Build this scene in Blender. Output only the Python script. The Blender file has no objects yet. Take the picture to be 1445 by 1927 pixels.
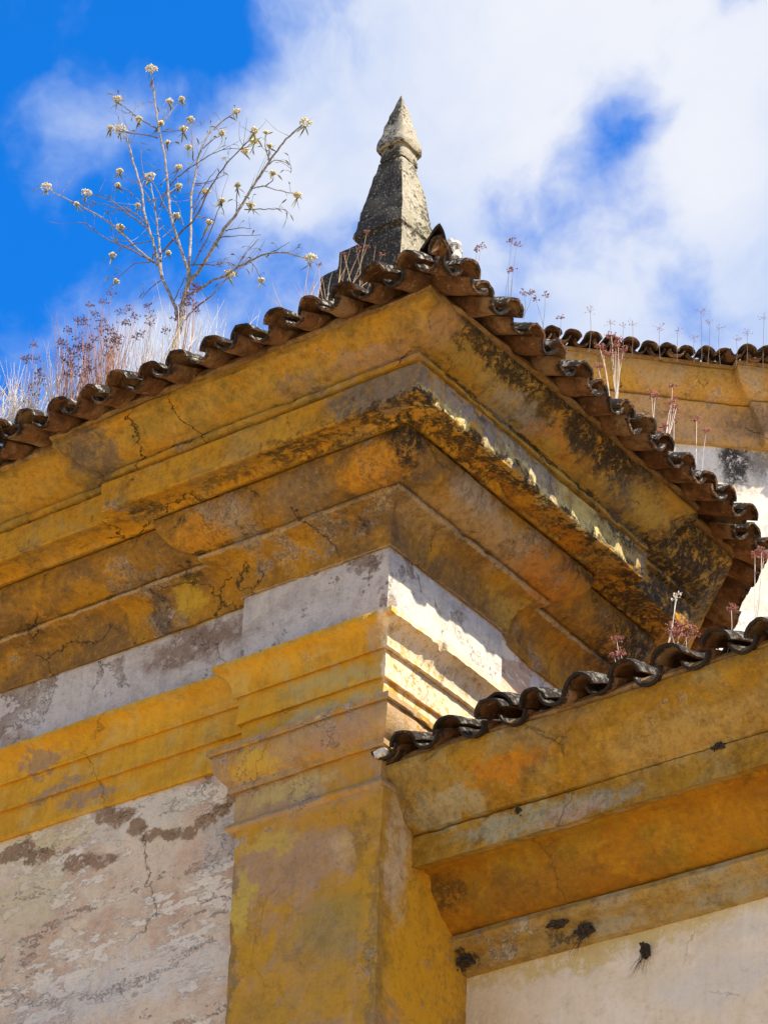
import bpy, bmesh, math, random
from mathutils import Vector, Matrix, noise
R = math.radians
random.seed(7)
sc = bpy.context.scene
G = 9.384                      # height of the frieze foot above the ground

# ------------------------------------------------------------ camera
cam = bpy.data.objects.new('camera', bpy.data.cameras.new('camera'))
sc.collection.objects.link(cam)
rx = Vector((0.8120172, 0.58275161, 0.03207224))
ux = Vector((0.2942232, -0.45619707, 0.83983149))
fx = Vector((-0.50404442, 0.67252122, 0.54189891))
m = Matrix((rx, ux, -fx)).transposed().to_4x4()
m.translation = Vector((7.66385469, -10.27975636, -7.78408251 + G))
cam.matrix_world = m
cam.data.sensor_fit = 'VERTICAL'
cam.data.sensor_height = 24.0
cam.data.lens = 24.0 * 6168.5 / 1927.0
cam.data.clip_end = 5000
cam.data.clip_start = 0.1
sc.camera = cam

# ------------------------------------------------------------ light
SUN_AZ = R(9.0)                # towards the sun, from +x to +y
sdir = Vector((math.cos(SUN_AZ), math.sin(SUN_AZ), 1.06)).normalized()
SUN_EL = math.asin(sdir.z)
sun = bpy.data.objects.new('sun', bpy.data.lights.new('sun', 'SUN'))
sun.data.energy = 5.0
sun.data.angle = R(0.53)
sun.data.color = (1.0, 0.91, 0.77)
sun.rotation_euler = sdir.to_track_quat('Z', 'Y').to_euler()
sun.location = (20, 5, 40)
sc.collection.objects.link(sun)

sc.view_settings.view_transform = 'Standard'
sc.view_settings.look = 'None'
sc.view_settings.gamma = 1
sc.view_settings.use_curve_mapping = False
sc.view_settings.exposure = 1.0


class NT:
    """small helper for writing node trees"""
    def __init__(s, tree):
        s.t = tree; s.n = tree.nodes; s.l = tree.links
    def node(s, typ, **kw):
        nd = s.n.new(typ)
        for k, v in kw.items(): setattr(nd, k, v)
        return nd
    def put(s, sock, v):
        if v is None: return
        if hasattr(v, 'is_linked') or isinstance(v, bpy.types.NodeSocket): s.l.new(v, sock)
        else:
            if sock.type == 'RGBA' and len(v) == 3: v = (*v, 1)
            sock.default_value = v
    def math(s, op, a, b=None, clamp=False):
        nd = s.node('ShaderNodeMath', operation=op, use_clamp=clamp)
        s.put(nd.inputs[0], a); s.put(nd.inputs[1], b); return nd.outputs[0]
    def vmath(s, op, a, b=None, scale=None):
        nd = s.node('ShaderNodeVectorMath', operation=op)
        s.put(nd.inputs[0], a); s.put(nd.inputs[1], b)
        if scale is not None: s.put(nd.inputs['Scale'], scale)
        return nd.outputs['Value'] if op in ('LENGTH', 'DOT_PRODUCT', 'DISTANCE') else nd.outputs[0]
    def noise(s, vec, scale, detail=4, rough=.55, dist=0, color=False):
        nd = s.node('ShaderNodeTexNoise'); s.put(nd.inputs['Vector'], vec)
        nd.inputs['Scale'].default_value = scale; nd.inputs['Detail'].default_value = detail
        nd.inputs['Roughness'].default_value = rough; nd.inputs['Distortion'].default_value = dist
        return nd.outputs['Color' if color else 'Fac']
    def step(s, v, lo, hi, out=(0, 1)):
        nd = s.node('ShaderNodeMapRange', interpolation_type='SMOOTHSTEP')
        s.put(nd.inputs['Value'], v)
        for k, x in zip(('From Min', 'From Max', 'To Min', 'To Max'), (lo, hi, *out)): s.put(nd.inputs[k], x)
        return nd.outputs[0]
    def mix(s, f, a, b, blend='MIX'):
        nd = s.node('ShaderNodeMix', data_type='RGBA', blend_type=blend)
        nd.clamp_factor = True
        s.put(nd.inputs[0], f); s.put(nd.inputs[6], a); s.put(nd.inputs[7], b); return nd.outputs[2]
    def mapping(s, vec, loc=(0, 0, 0), scale=(1, 1, 1), rot=(0, 0, 0)):
        nd = s.node('ShaderNodeMapping'); s.put(nd.inputs[0], vec)
        nd.inputs[1].default_value = loc; nd.inputs[2].default_value = rot; nd.inputs[3].default_value = scale
        return nd.outputs[0]


# ------------------------------------------------------------ sky
w = bpy.data.worlds.new('World'); sc.world = w; w.use_nodes = True
T = NT(w.node_tree); w.node_tree.nodes.clear()
sky = T.node('ShaderNodeTexSky', sky_type='NISHITA')
sky.sun_disc = False
sky.sun_elevation = SUN_EL
sky.sun_rotation = math.pi / 2 - SUN_AZ
sky.altitude = 1200; sky.air_density = 1.0; sky.dust_density = 0.3; sky.ozone_density = 2.5
tc = T.node('ShaderNodeTexCoord').outputs['Generated']
dirv = T.vmath('NORMALIZE', tc)
warp = T.vmath('SUBTRACT', T.noise(dirv, 11, 5, .55, color=True), (.5, .5, .5))
dv = T.vmath('ADD', dirv, T.vmath('SCALE', warp, scale=.050))
wisps = T.noise(dv, 14, 9, .55)
soft = T.noise(dv, 5.5, 4, .5)
dens = T.math('ADD', T.math('MULTIPLY', T.math('SUBTRACT', wisps, .5), 4.6), T.math('MULTIPLY', T.math('SUBTRACT', soft, .5), 1.6))
dens = T.math('ADD', dens, .62)  # cloud cover raised all round, added to whiten the blue skylight
# banks of cloud and the blue gaps between them: (direction, angular size, weight)
for c, r, wt in [
    ((-.4471, .6082, .6558), .070, .55), ((-.4856, .6083, .6279), .040, .30), ((-.3788, .6736, .6347), .045, .25), ((-.4517, .6447, .6167), .05, .22),
    ((-.5409, .5505, .6359), .018, .34), ((-.5300, .5450, .6480), .018, .10), ((-.5600, .5680, .6030), .018, .35), ((-.5480, .5620, .6200), .012, .3), ((-.5654, .5724, .5939), .03, .25),
    ((-.5549, .5570, .6179), .038, -.62), ((-.5480, .5850, .5980), .042, -.66), ((-.5460, .5350, .6460), .020, -.55), ((-.5080, .5580, .6565), .018, -.95),
    ((-.3965, .6562, .6450), .015, -.80), ((-.4043, .6585, .6375), .016, -.62), ((-.4180, .6640, .6200), .02, -.2), ((-.4000, .6800, .6140), .02, -.25), ((-.5282, .5855, .6150), .022, -.55), ((-.5243, .6085, .5957), .022, -.55), ((-.5214, .5612, .6428), .014, -.35), ((-.3996, .6944, .5984), .022, -.45), ((-.5047, .5706, .6478), .012, -.35), ((-.5700, .5735, .5884), .03, -.4)]:
    d = T.math('DIVIDE', T.vmath('DISTANCE', dv, c), r)
    g = T.math('EXPONENT', T.math('MULTIPLY', T.math('MULTIPLY', d, d), -1.0))
    dens = T.math('ADD', dens, T.math('MULTIPLY', g, wt))
cover = T.step(dens, -.18, 1.12)
bg1 = T.node('ShaderNodeBackground'); bg2 = T.node('ShaderNodeBackground')
bl = T.mix(1, sky.outputs[0], (.07, .92, 1.85), 'MULTIPLY')
T.put(bg1.inputs[0], bl); bg1.inputs[1].default_value = 0.09
dbright = T.math('DIVIDE', T.vmath('DISTANCE', dv, (-.4050, .6300, .6620)), .11)  # brighter stretch of cloud around this direction
bright_cloud = T.math('EXPONENT', T.math('MULTIPLY', T.math('MULTIPLY', dbright, dbright), -1.0))
shade = T.step(T.math('ADD', T.math('ADD', T.noise(dv, 9, 6, .55), T.math('MULTIPLY', bright_cloud, .30)), T.math('MULTIPLY', T.math('SUBTRACT', dens, 1.0), .12)), .30, .90)
T.put(bg2.inputs[0], T.mix(shade, (.44, .60, .95), (.92, .94, 1.0))); bg2.inputs[1].default_value = 0.49
mx = T.node('ShaderNodeMixShader'); T.put(mx.inputs[0], T.math('MULTIPLY', cover, .96))
T.l.new(bg1.outputs[0], mx.inputs[1]); T.l.new(bg2.outputs[0], mx.inputs[2])
T.l.new(mx.outputs[0], T.node('ShaderNodeOutputWorld').inputs[0])

# ------------------------------------------------------------ materials
OCHRE = (.47, .220, .008); ORANGE = (.50, .175, .004); YEL = (.52, .33, .06); OLIVE = (.27, .175, .030)
MAUVE = (.34, .215, .125); BROWN = (.20, .115, .05); GREY = (.27, .235, .19); BLACK = (.022, .018, .014)
LIME = (.66, .60, .52); CREAM = (.72, .62, .42)


def finish(T, mat, col, rough, height, dist, strength=1.0, spec=.22):
    b = T.node('ShaderNodeBsdfPrincipled'); T.put(b.inputs['Base Color'], col); T.put(b.inputs['Roughness'], rough)
    b.inputs['Specular IOR Level'].default_value = spec
    if height is not None:
        bp = T.node('ShaderNodeBump'); bp.inputs['Distance'].default_value = dist; bp.inputs['Strength'].default_value = strength
        T.put(bp.inputs['Height'], height); T.l.new(bp.outputs[0], b.inputs['Normal'])
    T.l.new(b.outputs[0], T.node('ShaderNodeOutputMaterial').inputs[0])


def newmat(name):
    mat = bpy.data.materials.new(name); mat.use_nodes = True; mat.node_tree.nodes.clear()
    return mat, NT(mat.node_tree)


def plaster(name, base, accent, third, peel=None, peel_thr=.6, peel2=None, peel2_thr=.6, mold=.25, grime=.35, streak=.30,
            cracks=.5, blobs=(), seed=0.0, bump=.011, speck=.6, big=2.6, peelscale=4.0, contrast=.95, light=None, stretch=1, bright=(.74, .41, .035)):
    """old limewashed plaster: mottled coats, peeled places, grime, mould spots, cracks, stains and painted light and shade at given places"""
    mat, T = newmat(name)
    pos = T.vmath('SUBTRACT', T.node('ShaderNodeNewGeometry').outputs['Position'], (0, 0, G))
    P = T.vmath('ADD', pos, (seed, seed * .7, seed * 1.3))
    fine = T.noise(P, 38, 8, .7)
    med = T.noise(P, 9, 8, .68, .4)
    lrg = T.noise(P, big, 6, .62, .3)
    lrg2 = T.noise(T.vmath('ADD', P, (7.1, 3.3, 1.7)), big * 1.3, 7, .66, .5)
    med2 = T.noise(T.vmath('ADD', P, (2.1, 9.3, 4.7)), 14, 9, .72)
    col = T.mix(T.step(lrg, .36, .60), base, accent)
    col = T.mix(T.math('MULTIPLY', T.step(lrg2, .48, .62), .85), col, third)
    col = T.mix(T.step(med, .5, .72, (0, .5)), col, T.mix(.5, base, bright))
    col = T.mix(T.step(med2, .54, .70, (0, .5)), col, T.mix(.55, third, BROWN))
    # brushed coat lines
    br = T.noise(T.mapping(P, scale=(1, 1, 9), rot=(.25, .2, 0)), 7, 7, .7)
    col = T.mix(T.step(br, .5, .75, (0, .26)), col, T.mix(.5, base, bright))
    h = T.math('ADD', T.math('MULTIPLY', fine, .35), T.math('MULTIPLY', med, .5))
    h = T.math('ADD', h, T.math('MULTIPLY', br, .25))
    Ps = T.mapping(P, scale=(1, 1, stretch), rot=(0, .12, 0)) if stretch != 1 else P
    peelv = T.math('ADD', T.noise(Ps, peelscale, 12, .66, .25), T.math('MULTIPLY', T.math('SUBTRACT', T.noise(P, 45, 4, .7), .5), .22))
    if peel is not None:
        mk = T.step(peelv, peel_thr, peel_thr + .02)
        edge = T.math('MULTIPLY', T.step(peelv, peel_thr - .03, peel_thr), T.math('SUBTRACT', 1, mk))
        pc = T.mix(T.step(med, .4, .65), peel, T.mix(.35, peel, LIME))
        col = T.mix(T.math('MULTIPLY', mk, .92), col, pc)
        col = T.mix(T.math('MULTIPLY', edge, .25), col, LIME)
        h = T.math('SUBTRACT', h, T.math('MULTIPLY', mk, .55))
    if peel2 is not None:
        v2 = T.math('ADD', T.noise(T.vmath('ADD', Ps, (5, 1, 8)), peelscale * 2.2, 12, .74, .2), T.math('MULTIPLY', T.math('SUBTRACT', lrg, .5), .5))
        m2 = T.step(v2, peel2_thr, peel2_thr + .03)
        col = T.mix(T.math('MULTIPLY', m2, .9), col, peel2)
        h = T.math('SUBTRACT', h, T.math('MULTIPLY', m2, .12))
    dist = T.vmath('SCALE', T.vmath('SUBTRACT', T.noise(P, 6, 11, .76, color=True), (.5, .5, .5)), scale=.38)
    pd = T.vmath('ADD', pos, dist)
    pdf = T.vmath('ADD', pos, T.vmath('SCALE', dist, scale=.42))
    flk = T.math('ADD', T.noise(T.vmath('ADD', P, (8, 3, 1)), 22, 12, .78, .2), T.math('MULTIPLY', T.math('SUBTRACT', lrg, .5), .25))
    pdt = T.vmath('ADD', pos, T.vmath('SCALE', dist, scale=.05))
    for b in blobs:
        c, r, bc, op = b[:4]; soft = b[4] if len(b) > 4 else .35
        q = T.vmath('DIVIDE', T.vmath('SUBTRACT', (pdt if soft < .15 else pdf) if soft <= .25 else pd, c), r)
        d = T.vmath('LENGTH', q)
        d = T.math('ADD', d, T.math('MULTIPLY', T.math('SUBTRACT', med2, .5), 1.0 if soft > .25 else 1.5))
        mk = T.step(d, 1 - soft, 1 + soft * .4, (op, 0))
        fleck = T.step(flk, .53, .60)
        mk = T.math('MULTIPLY', mk, T.math('SUBTRACT', 1, T.math('MULTIPLY', fleck, .75)))
        if bc == BLACK:    # mould and painted dark recesses: broken up by spots of the coat beneath
            mk = T.math('MULTIPLY', mk, T.step(T.math('ADD', med, T.math('MULTIPLY', T.math('SUBTRACT', fine, .5), .9)), .33, .46))
        col = T.mix(mk, col, bc)
    if streak:
        sv = T.noise(T.mapping(P, scale=(6, 6, .6)), 4, 9, .72)
        col = T.mix(T.step(sv, .50, .66, (0, streak)), col, T.mix(.6, col, (.07, .045, .025)))
        col = T.mix(T.step(sv, .46, .34, (0, streak * .7)), col, T.mix(.5, col, bright))
    gr = T.noise(T.vmath('ADD', P, (3, 8, 2)), 3.4, 10, .72, .4)
    col = T.mix(T.step(gr, .52, .72, (0, grime)), col, (.085, .06, .035))
    mo = T.noise(T.vmath('ADD', P, (1, 4, 9)), 11, 12, .8, .5)
    mo = T.math('ADD', mo, T.math('MULTIPLY', T.math('SUBTRACT', gr, .5), .6))
    col = T.mix(T.step(mo, .66 - .12 * mold, .74 - .12 * mold, (0, .9)), col, BLACK)
    sp = T.noise(P, 95, 4, .75)
    col = T.mix(T.step(sp, .62, .70, (0, speck)), col, T.mix(.5, BROWN, BLACK))
    sp2 = T.noise(T.vmath('ADD', P, (11, 4, 9)), 70, 5, .75)
    col = T.mix(T.step(sp2, .62, .72, (0, speck * .6)), col, T.mix(.6, bright, LIME))
    # grain of the worn coat, soaked dirt and rubbed bright bits
    gn = T.noise(T.vmath('ADD', P, (6, 2, 5)), 36, 8, .80)
    gm = T.math('ADD', T.noise(T.vmath('ADD', P, (2, 6, 3)), 15, 10, .74, .3), T.math('MULTIPLY', T.math('SUBTRACT', gr, .5), .5))
    dirt = (.065, .032, .008)
    col = T.mix(T.step(gm, .48, .62, (0, .50 * contrast)), col, T.mix(.62, col, dirt))
    col = T.mix(T.step(gm, .46, .34, (0, .45 * contrast)), col, T.mix(.45, col, light or base))
    col = T.mix(T.step(gn, .50, .36, (0, .80 * contrast)), col, T.mix(.45, col, dirt))
    col = T.mix(T.step(gn, .53, .66, (0, .60 * contrast)), col, T.mix(.50, col, bright))
    h = T.math('ADD', h, T.math('MULTIPLY', gn, .6))
    if cracks:
        vo = T.node('ShaderNodeTexVoronoi', feature='DISTANCE_TO_EDGE')
        T.put(vo.inputs['Vector'], T.vmath('ADD', P, T.vmath('SCALE', T.vmath('SUBTRACT', T.noise(P, 5, 7, .7, color=True), (.5, .5, .5)), scale=.22)))
        vo.inputs['Scale'].default_value = 1.5
        ck = T.step(vo.outputs['Distance'], .0012, .0055, (1, 0))
        ck = T.math('MULTIPLY', ck, T.step(T.noise(T.vmath('ADD', P, (9, 9, 1)), 2.6, 3, .5), .50, .58, (0, cracks)))
        col = T.mix(ck, col, (.03, .02, .015))
        h = T.math('SUBTRACT', h, T.math('MULTIPLY', ck, 1.2))
    h = T.math('ADD', h, T.math('MULTIPLY', T.noise(P, 170, 3, .6), .12))
    finish(T, mat, col, T.step(med, .3, .7, (.75, .95)), h, bump)
    return mat

CYMA = plaster('ochre_cyma_plaster', OCHRE, (.40, .245, .045), OLIVE, peel=MAUVE, peel_thr=.66, mold=.35, grime=.5, cracks=.9, seed=1.3, blobs=[
    ((-.75, -.49, .90), (.55, .03, .016), BLACK, .8, .1), ((-.1, -.49, .90), (.2, .03, .012), BLACK, .6, .1), ((.50, .3, .90), (.03, 1.2, .018), BLACK, .85, .1), ((.5, 1.4, .905), (.05, .6, .03), BLACK, .9, .1), ((-1.37, -.57, .97), (.20, .3, .10), (.14, .105, .08), .9, .3), ((.27, -.53, .925), (.28, .2, .045), MAUVE, .85), ((-.14, -.53, .93), (.14, .2, .04), (.25, .19, .14), .6), ((.50, -.6, .97), (.10, .2, .10), (.30, .17, .04), .7, .5),
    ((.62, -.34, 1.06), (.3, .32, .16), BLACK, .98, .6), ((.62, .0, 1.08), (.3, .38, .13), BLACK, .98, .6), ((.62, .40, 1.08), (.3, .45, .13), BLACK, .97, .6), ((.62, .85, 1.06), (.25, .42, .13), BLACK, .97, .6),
    ((.6, 1.05, 1.08), (.3, .3, .10), BLACK, .85, .6), ((.56, 1.22, .98), (.3, .3, .1), (.12, .095, .075), .8, .6), ((.35, 2.1, .95), (.55, .45, .35), BLACK, .98, .6), ((.52, 1.74, .99), (.3, .30, .22), BLACK, .99, .4), ((.5, 1.45, .93), (.12, .12, .03), BLACK, .8, .5),  # black at the far end paints the dark of a deep recess
    ((.55, .20, .95), (.2, .35, .04), GREY, .8, .5), ((.62, -.52, 1.0), (.12, .12, .14), (.42, .24, .11), .8, .6), ((.55, .55, .95), (.2, .3, .03), ORANGE, .7, .5), ((.58, -.2, .96), (.2, .3, .04), (.40, .24, .04), .7, .5), ((.60, 1.30, .99), (.2, .20, .07), (.50, .31, .04), .75, .4)])  # last yellow patch paints sun spots at the projection's end
CORONA = plaster('ochre_corona_plaster', (.50, .26, .018), OCHRE, (.38, .235, .06), peel=MAUVE, peel_thr=.68, mold=.4, grime=.45, cracks=.9, seed=4.1, blobs=[
    ((.30, -.51, .78), (.34, .12, .14), (.17, .135, .10), .9, .3),
    ((.52, .55, .78), (.06, 1.1, .13), (.25, .225, .195), .95, .3), ((.51, .95, .78), (.05, .45, .14), (.62, .47, .14), .85, .4), ((.51, .35, .715), (.05, 1.1, .035), (.66, .54, .22), .85, .4), ((.51, .35, .80), (.05, .28, .06), (.40, .33, .2), .7, .4),  # pale yellow along the fascia foot paints its sun scallops brighter
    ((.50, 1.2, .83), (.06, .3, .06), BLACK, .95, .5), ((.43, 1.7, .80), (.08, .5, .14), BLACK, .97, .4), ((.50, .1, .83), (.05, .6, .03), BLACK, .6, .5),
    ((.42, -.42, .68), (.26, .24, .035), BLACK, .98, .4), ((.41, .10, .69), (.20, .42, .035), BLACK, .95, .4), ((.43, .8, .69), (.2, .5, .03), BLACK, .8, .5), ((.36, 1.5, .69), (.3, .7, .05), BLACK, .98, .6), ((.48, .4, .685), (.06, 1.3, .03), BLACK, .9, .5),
    ((-.05, -.42, .68), (.75, .12, .03), BLACK, .85, .6), ((-.9, -.40, .69), (.9, .05, .02), (.10, .06, .02), .7, .5), ((-1.2, -.4, .68), (.14, .1, .05), BLACK, .7, .5), ((.36, .7, .70), (.10, .8, .02), ORANGE, .8, .6)])  # black on the left soffit paints deeper shade under the corona
BED = plaster('brown_ochre_bed_plaster', (.30, .145, .014), (.19, .105, .035), (.42, .20, .008), peel=(.30, .205, .115), peel_thr=.60, mold=.45, grime=.6, cracks=.8, streak=.3, seed=8.2, peelscale=3.2, blobs=[
    ((-1.2, -.02, .289), (2.4, .05, .009), (.42, .30, .17), .75, .1), ((-1.2, -.14, .486), (2.4, .12, .008), (.44, .32, .18), .8, .1), ((.02, .9, .289), (.05, 1.6, .009), (.38, .25, .13), .7, .1), ((.15, .9, .486), (.12, 1.6, .009), (.44, .33, .20), .8, .1), ((-.9, -.17, .503), (.35, .03, .012), BLACK, .8, .1), ((-1.12, -.17, .50), (.07, .06, .03), BLACK, .9, .2), ((-1.9, -.1, .50), (.6, .03, .010), BLACK, .6, .1), ((-.7, -.32, .685), (.7, .03, .014), BLACK, .8, .1), ((.32, .6, .685), (.03, 1.2, .014), BLACK, .8, .1), ((.16, .8, .503), (.03, .8, .012), BLACK, .6, .1), ((-.93, -.23, .55), (.15, .15, .07), (.50, .22, .015), .9), ((-2.01, -.15, .46), (.16, .1, .06), (.50, .24, .02), .85), ((.12, -.25, .55), (.26, .15, .08), (.50, .22, .015), .9),
    ((.33, -.27, .60), (.16, .12, .2), BLACK, .98, .4), ((.22, -.12, .50), (.08, .08, .10), (.10, .08, .05), .8, .5), ((.28, -.30, .66), (.24, .14, .08), BLACK, .8, .5), ((-1.37, -.0, .38), (.06, .12, .13), (.07, .055, .045), .8), ((-1.2, -.0, .40), (.08, .12, .10), (.50, .34, .03), .7),
    ((-.72, -.2, .56), (.12, .2, .10), (.30, .22, .14), .75), ((-.35, -.2, .56), (.2, .2, .10), (.20, .14, .08), .7), ((-1.15, -.1, .45), (.07, .1, .04), BLACK, .8),
    ((.25, .55, .55), (.2, .5, .1), (.44, .30, .16), .75, .5), ((.2, .1, .45), (.2, .3, .1), (.38, .27, .14), .6, .5), ((.30, .25, .62), (.1, .2, .1), (.42, .36, .28), .6, .5), ((.27, .95, .55), (.2, .3, .1), ORANGE, .7, .5),
    ((.1, .95, .38), (.15, .3, .1), (.45, .27, .04), .8, .5), ((.2, 1.75, .55), (.25, .34, .28), BLACK, .98, .7), ((.3, 1.2, .66), (.08, .5, .05), BLACK, .85, .6), ((.1, .15, .33), (.12, .25, .05), (.12, .09, .06), .6, .5)])
FRIEZE = plaster('peeled_white_frieze_plaster', (.60, .555, .50), (.52, .465, .41), (.64, .58, .50), peel=(.27, .19, .135), peel_thr=.575, mold=.0, grime=.18, cracks=.4, streak=.2, seed=2.2, bright=(.78, .70, .58), contrast=.6, big=3.2, speck=.65, bump=.018, blobs=[
    ((-1.20, .07, .18), (.34, .2, .12), (.27, .185, .13), .93, .4), ((-.13, 0, .26), (.13, .1, .05), (.24, .165, .12), .85, .3), ((-1.95, .07, .10), (.45, .2, .13), (.64, .60, .555), .7, .4),
    ((-2.3, .07, -.02), (.12, .1, .08), MAUVE, .6), ((-.5, 0, .05), (.3, .1, .10), (.61, .57, .52), .7, .4), ((.02, .55, .08), (.05, .65, .16), (.76, .68, .52), .85, .3)])  # last pale patch puts warm sunlight into the right face's colour
ARCH = plaster('yellow_architrave_plaster', (.60, .315, .018), (.52, .255, .012), (.52, .33, .07), peel=MAUVE, peel_thr=.69, mold=-.3, grime=.2, cracks=.35, seed=6.6, contrast=.45, bump=.006, blobs=[
    ((-2.08, .05, -.20), (.16, .2, .05), (.27, .185, .115), .85), ((-2.0, .07, -.36), (.22, .2, .05), (.27, .19, .12), .85), ((-1.8, .07, -.47), (.20, .2, .05), (.28, .195, .125), .85),
    ((-.35, 0, -.47), (.45, .1, .05), (.36, .33, .19), .7), ((-.25, 0, -.32), (.4, .1, .06), (.40, .33, .13), .6), ((-.02, -.04, -.2), (.07, .1, .09), (.36, .27, .18), .6),
    ((.05, .62, -.28), (.09, .95, .55), (.74, .58, .38), .95, .25)])  # pale peach over the right face paints it as sunlit
CAPITAL = plaster('mauve_capital_plaster', (.37, .235, .115), (.40, .255, .12), OCHRE, peel=(.34, .21, .12), peel_thr=.6, mold=-.3, grime=.15, cracks=.2, seed=3.4, contrast=.45, blobs=[
    ((-.68, -.06, -.66), (.15, .1, .08), (.55, .34, .04), .85), ((-.2, -.05, -.66), (.2, .1, .06), (.36, .225, .14), .8), ((-.55, 0, -.82), (.3, .1, .06), (.50, .37, .12), .75), ((.03, .5, -.6), (.06, .55, .2), (.66, .50, .32), .8)])
PIL = plaster('mauve_and_ochre_pilaster_plaster', (.44, .225, .012), (.36, .195, .030), MAUVE, peel=MAUVE, peel_thr=.64, mold=-.3, grime=.25, cracks=.2, seed=9.1, contrast=.5, streak=.12, bump=.005, blobs=[
    ((-.5, 0, -1.22), (.36, .1, .22), (.36, .22, .12), .85, .4), ((-.25, 0, -1.02), (.30, .1, .07), OCHRE, .8, .5), ((-.60, 0, -1.08), (.16, .1, .06), (.50, .33, .05), .75),
    ((-.2, 0, -1.2), (.08, .1, .08), (.52, .38, .20), .5, .6), ((-.1, 0, -1.15), (.06, .1, .1), BLACK, .35, .5), ((.0, 0, -1.75), (.04, .1, .5), (.14, .105, .04), .65, .5), ((-.25, 0, -1.6), (.22, .1, .2), (.28, .20, .05), .7, .5),
    ((-.75, 0, -1.35), (.05, .1, .18), (.50, .36, .06), .8), ((-.42, 0, -1.85), (.4, .1, .22), (.43, .23, .02), .75, .5), ((-.81, 0, -1.6), (.03, .1, .6), (.12, .10, .05), .6, .5),
    ((.01, .36, -1.7), (.06, .36, .75), (.62, .31, .012), .92, .4), ((.01, .12, -1.25), (.05, .10, .35), (.55, .46, .30), .65, .5)])
WALL = plaster('peeling_white_wall_plaster', (.70, .56, .39), (.56, .37, .24), (.74, .62, .44), peel=(.43, .265, .155), peel_thr=.60, peel2=(.80, .71, .56), peel2_thr=.52, mold=-.7, grime=.06, cracks=.5, seed=5.5, stretch=2.6, bright=(.78, .70, .58), contrast=.35, streak=.10, peelscale=2.6, big=1.8, bump=.016, speck=.15, blobs=[
    ((-1.5, .1, -.64), (.45, .2, .13), (.66, .60, .46), .8, .35), ((-2.1, .1, -.62), (.35, .2, .10), (.66, .55, .30), .75, .4), ((-.98, .1, -.9), (.13, .2, .22), (.52, .47, .40), .75, .4),
    ((-2.15, .1, -.9), (.28, .2, .2), (.62, .54, .34), .7, .4),
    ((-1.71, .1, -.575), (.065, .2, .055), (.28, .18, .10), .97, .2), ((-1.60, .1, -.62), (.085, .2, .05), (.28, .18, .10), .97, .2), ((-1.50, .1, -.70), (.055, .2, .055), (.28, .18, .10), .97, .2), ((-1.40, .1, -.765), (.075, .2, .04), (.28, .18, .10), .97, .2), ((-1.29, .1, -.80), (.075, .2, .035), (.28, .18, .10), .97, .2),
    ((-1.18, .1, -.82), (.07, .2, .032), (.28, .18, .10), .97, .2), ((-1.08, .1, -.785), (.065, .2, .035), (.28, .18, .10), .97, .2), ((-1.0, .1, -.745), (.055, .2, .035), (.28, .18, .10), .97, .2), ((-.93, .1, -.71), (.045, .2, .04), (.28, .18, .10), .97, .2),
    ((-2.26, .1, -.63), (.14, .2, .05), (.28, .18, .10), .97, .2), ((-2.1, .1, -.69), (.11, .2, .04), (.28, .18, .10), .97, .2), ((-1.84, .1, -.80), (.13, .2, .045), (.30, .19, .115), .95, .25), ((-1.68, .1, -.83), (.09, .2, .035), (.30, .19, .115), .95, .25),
    ((-1.35, .1, -1.5), (.6, .2, .16), (.66, .62, .55), .65, .5), ((-1.9, .1, -1.55), (.4, .2, .2), (.58, .54, .48), .6, .5)])
LOWCYMA = plaster('olive_ochre_cornice_plaster', (.36, .185, .010), (.28, .14, .010), (.32, .225, .07), peel=(.36, .25, .17), peel_thr=.63, mold=.05, grime=.4, cracks=.35, seed=12.3, peelscale=3.0, blobs=[
    ((.22, .16, -1.05), (.22, .2, .08), (.36, .32, .19), .8), ((.60, .24, -1.19), (.40, .1, .07), (.34, .32, .20), .8), ((1.05, .24, -1.20), (.18, .1, .06), (.27, .25, .17), .85), ((.85, .24, -1.235), (.18, .1, .05), (.42, .29, .20), .8),
    ((.6, .1, -.98), (.25, .2, .06), ORANGE, .75), ((.8, .05, -.88), (.35, .2, .06), (.26, .16, .06), .7, .5), ((1.5, .2, -1.05), (.5, .2, .12), (.44, .29, .09), .7, .5)])
LOWCOVE = plaster('deep_ochre_cove_plaster', (.38, .165, .004), (.32, .13, .004), (.30, .17, .012), mold=.0, grime=.35, cracks=.2, seed=14.1, contrast=.6, speck=.35, blobs=[
    ((.08, .42, -1.32), (.14, .12, .1), BLACK, .7, .6), ((.5, .45, -1.4), (.4, .2, .1), (.22, .11, .015), .6, .5)])
LOWBED = plaster('dirty_ochre_bead_plaster', (.36, .245, .075), (.34, .20, .05), (.36, .30, .18), peel=(.42, .35, .24), peel_thr=.62, mold=.1, grime=.45, cracks=.4, seed=16.1, blobs=[
    ((.04, .6, -1.57), (.08, .1, .05), BLACK, .9), ((.57, .6, -1.56), (.14, .1, .03), BLACK, .75)])
LOWWALL = plaster('cream_wall_plaster', (.73, .62, .44), (.69, .57, .39), (.75, .65, .49), peel=(.58, .50, .38), peel_thr=.72, mold=-1.0, grime=.06, cracks=.25, seed=18.4, streak=.10, bright=(.78, .70, .58), contrast=.25, speck=.22, bump=.004, big=1.6, blobs=[
    ((.5, .67, -1.63), (1.2, .2, .09), (.55, .40, .12), .8, .5), ((.1, .67, -1.95), (.2, .2, .3), (.58, .44, .22), .6, .6), ((1.3, .67, -1.95), (.3, .2, .12), (.60, .56, .48), .6, .4), ((1.5, .67, -1.75), (.25, .2, .06), (.60, .56, .48), .5, .4)])
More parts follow.
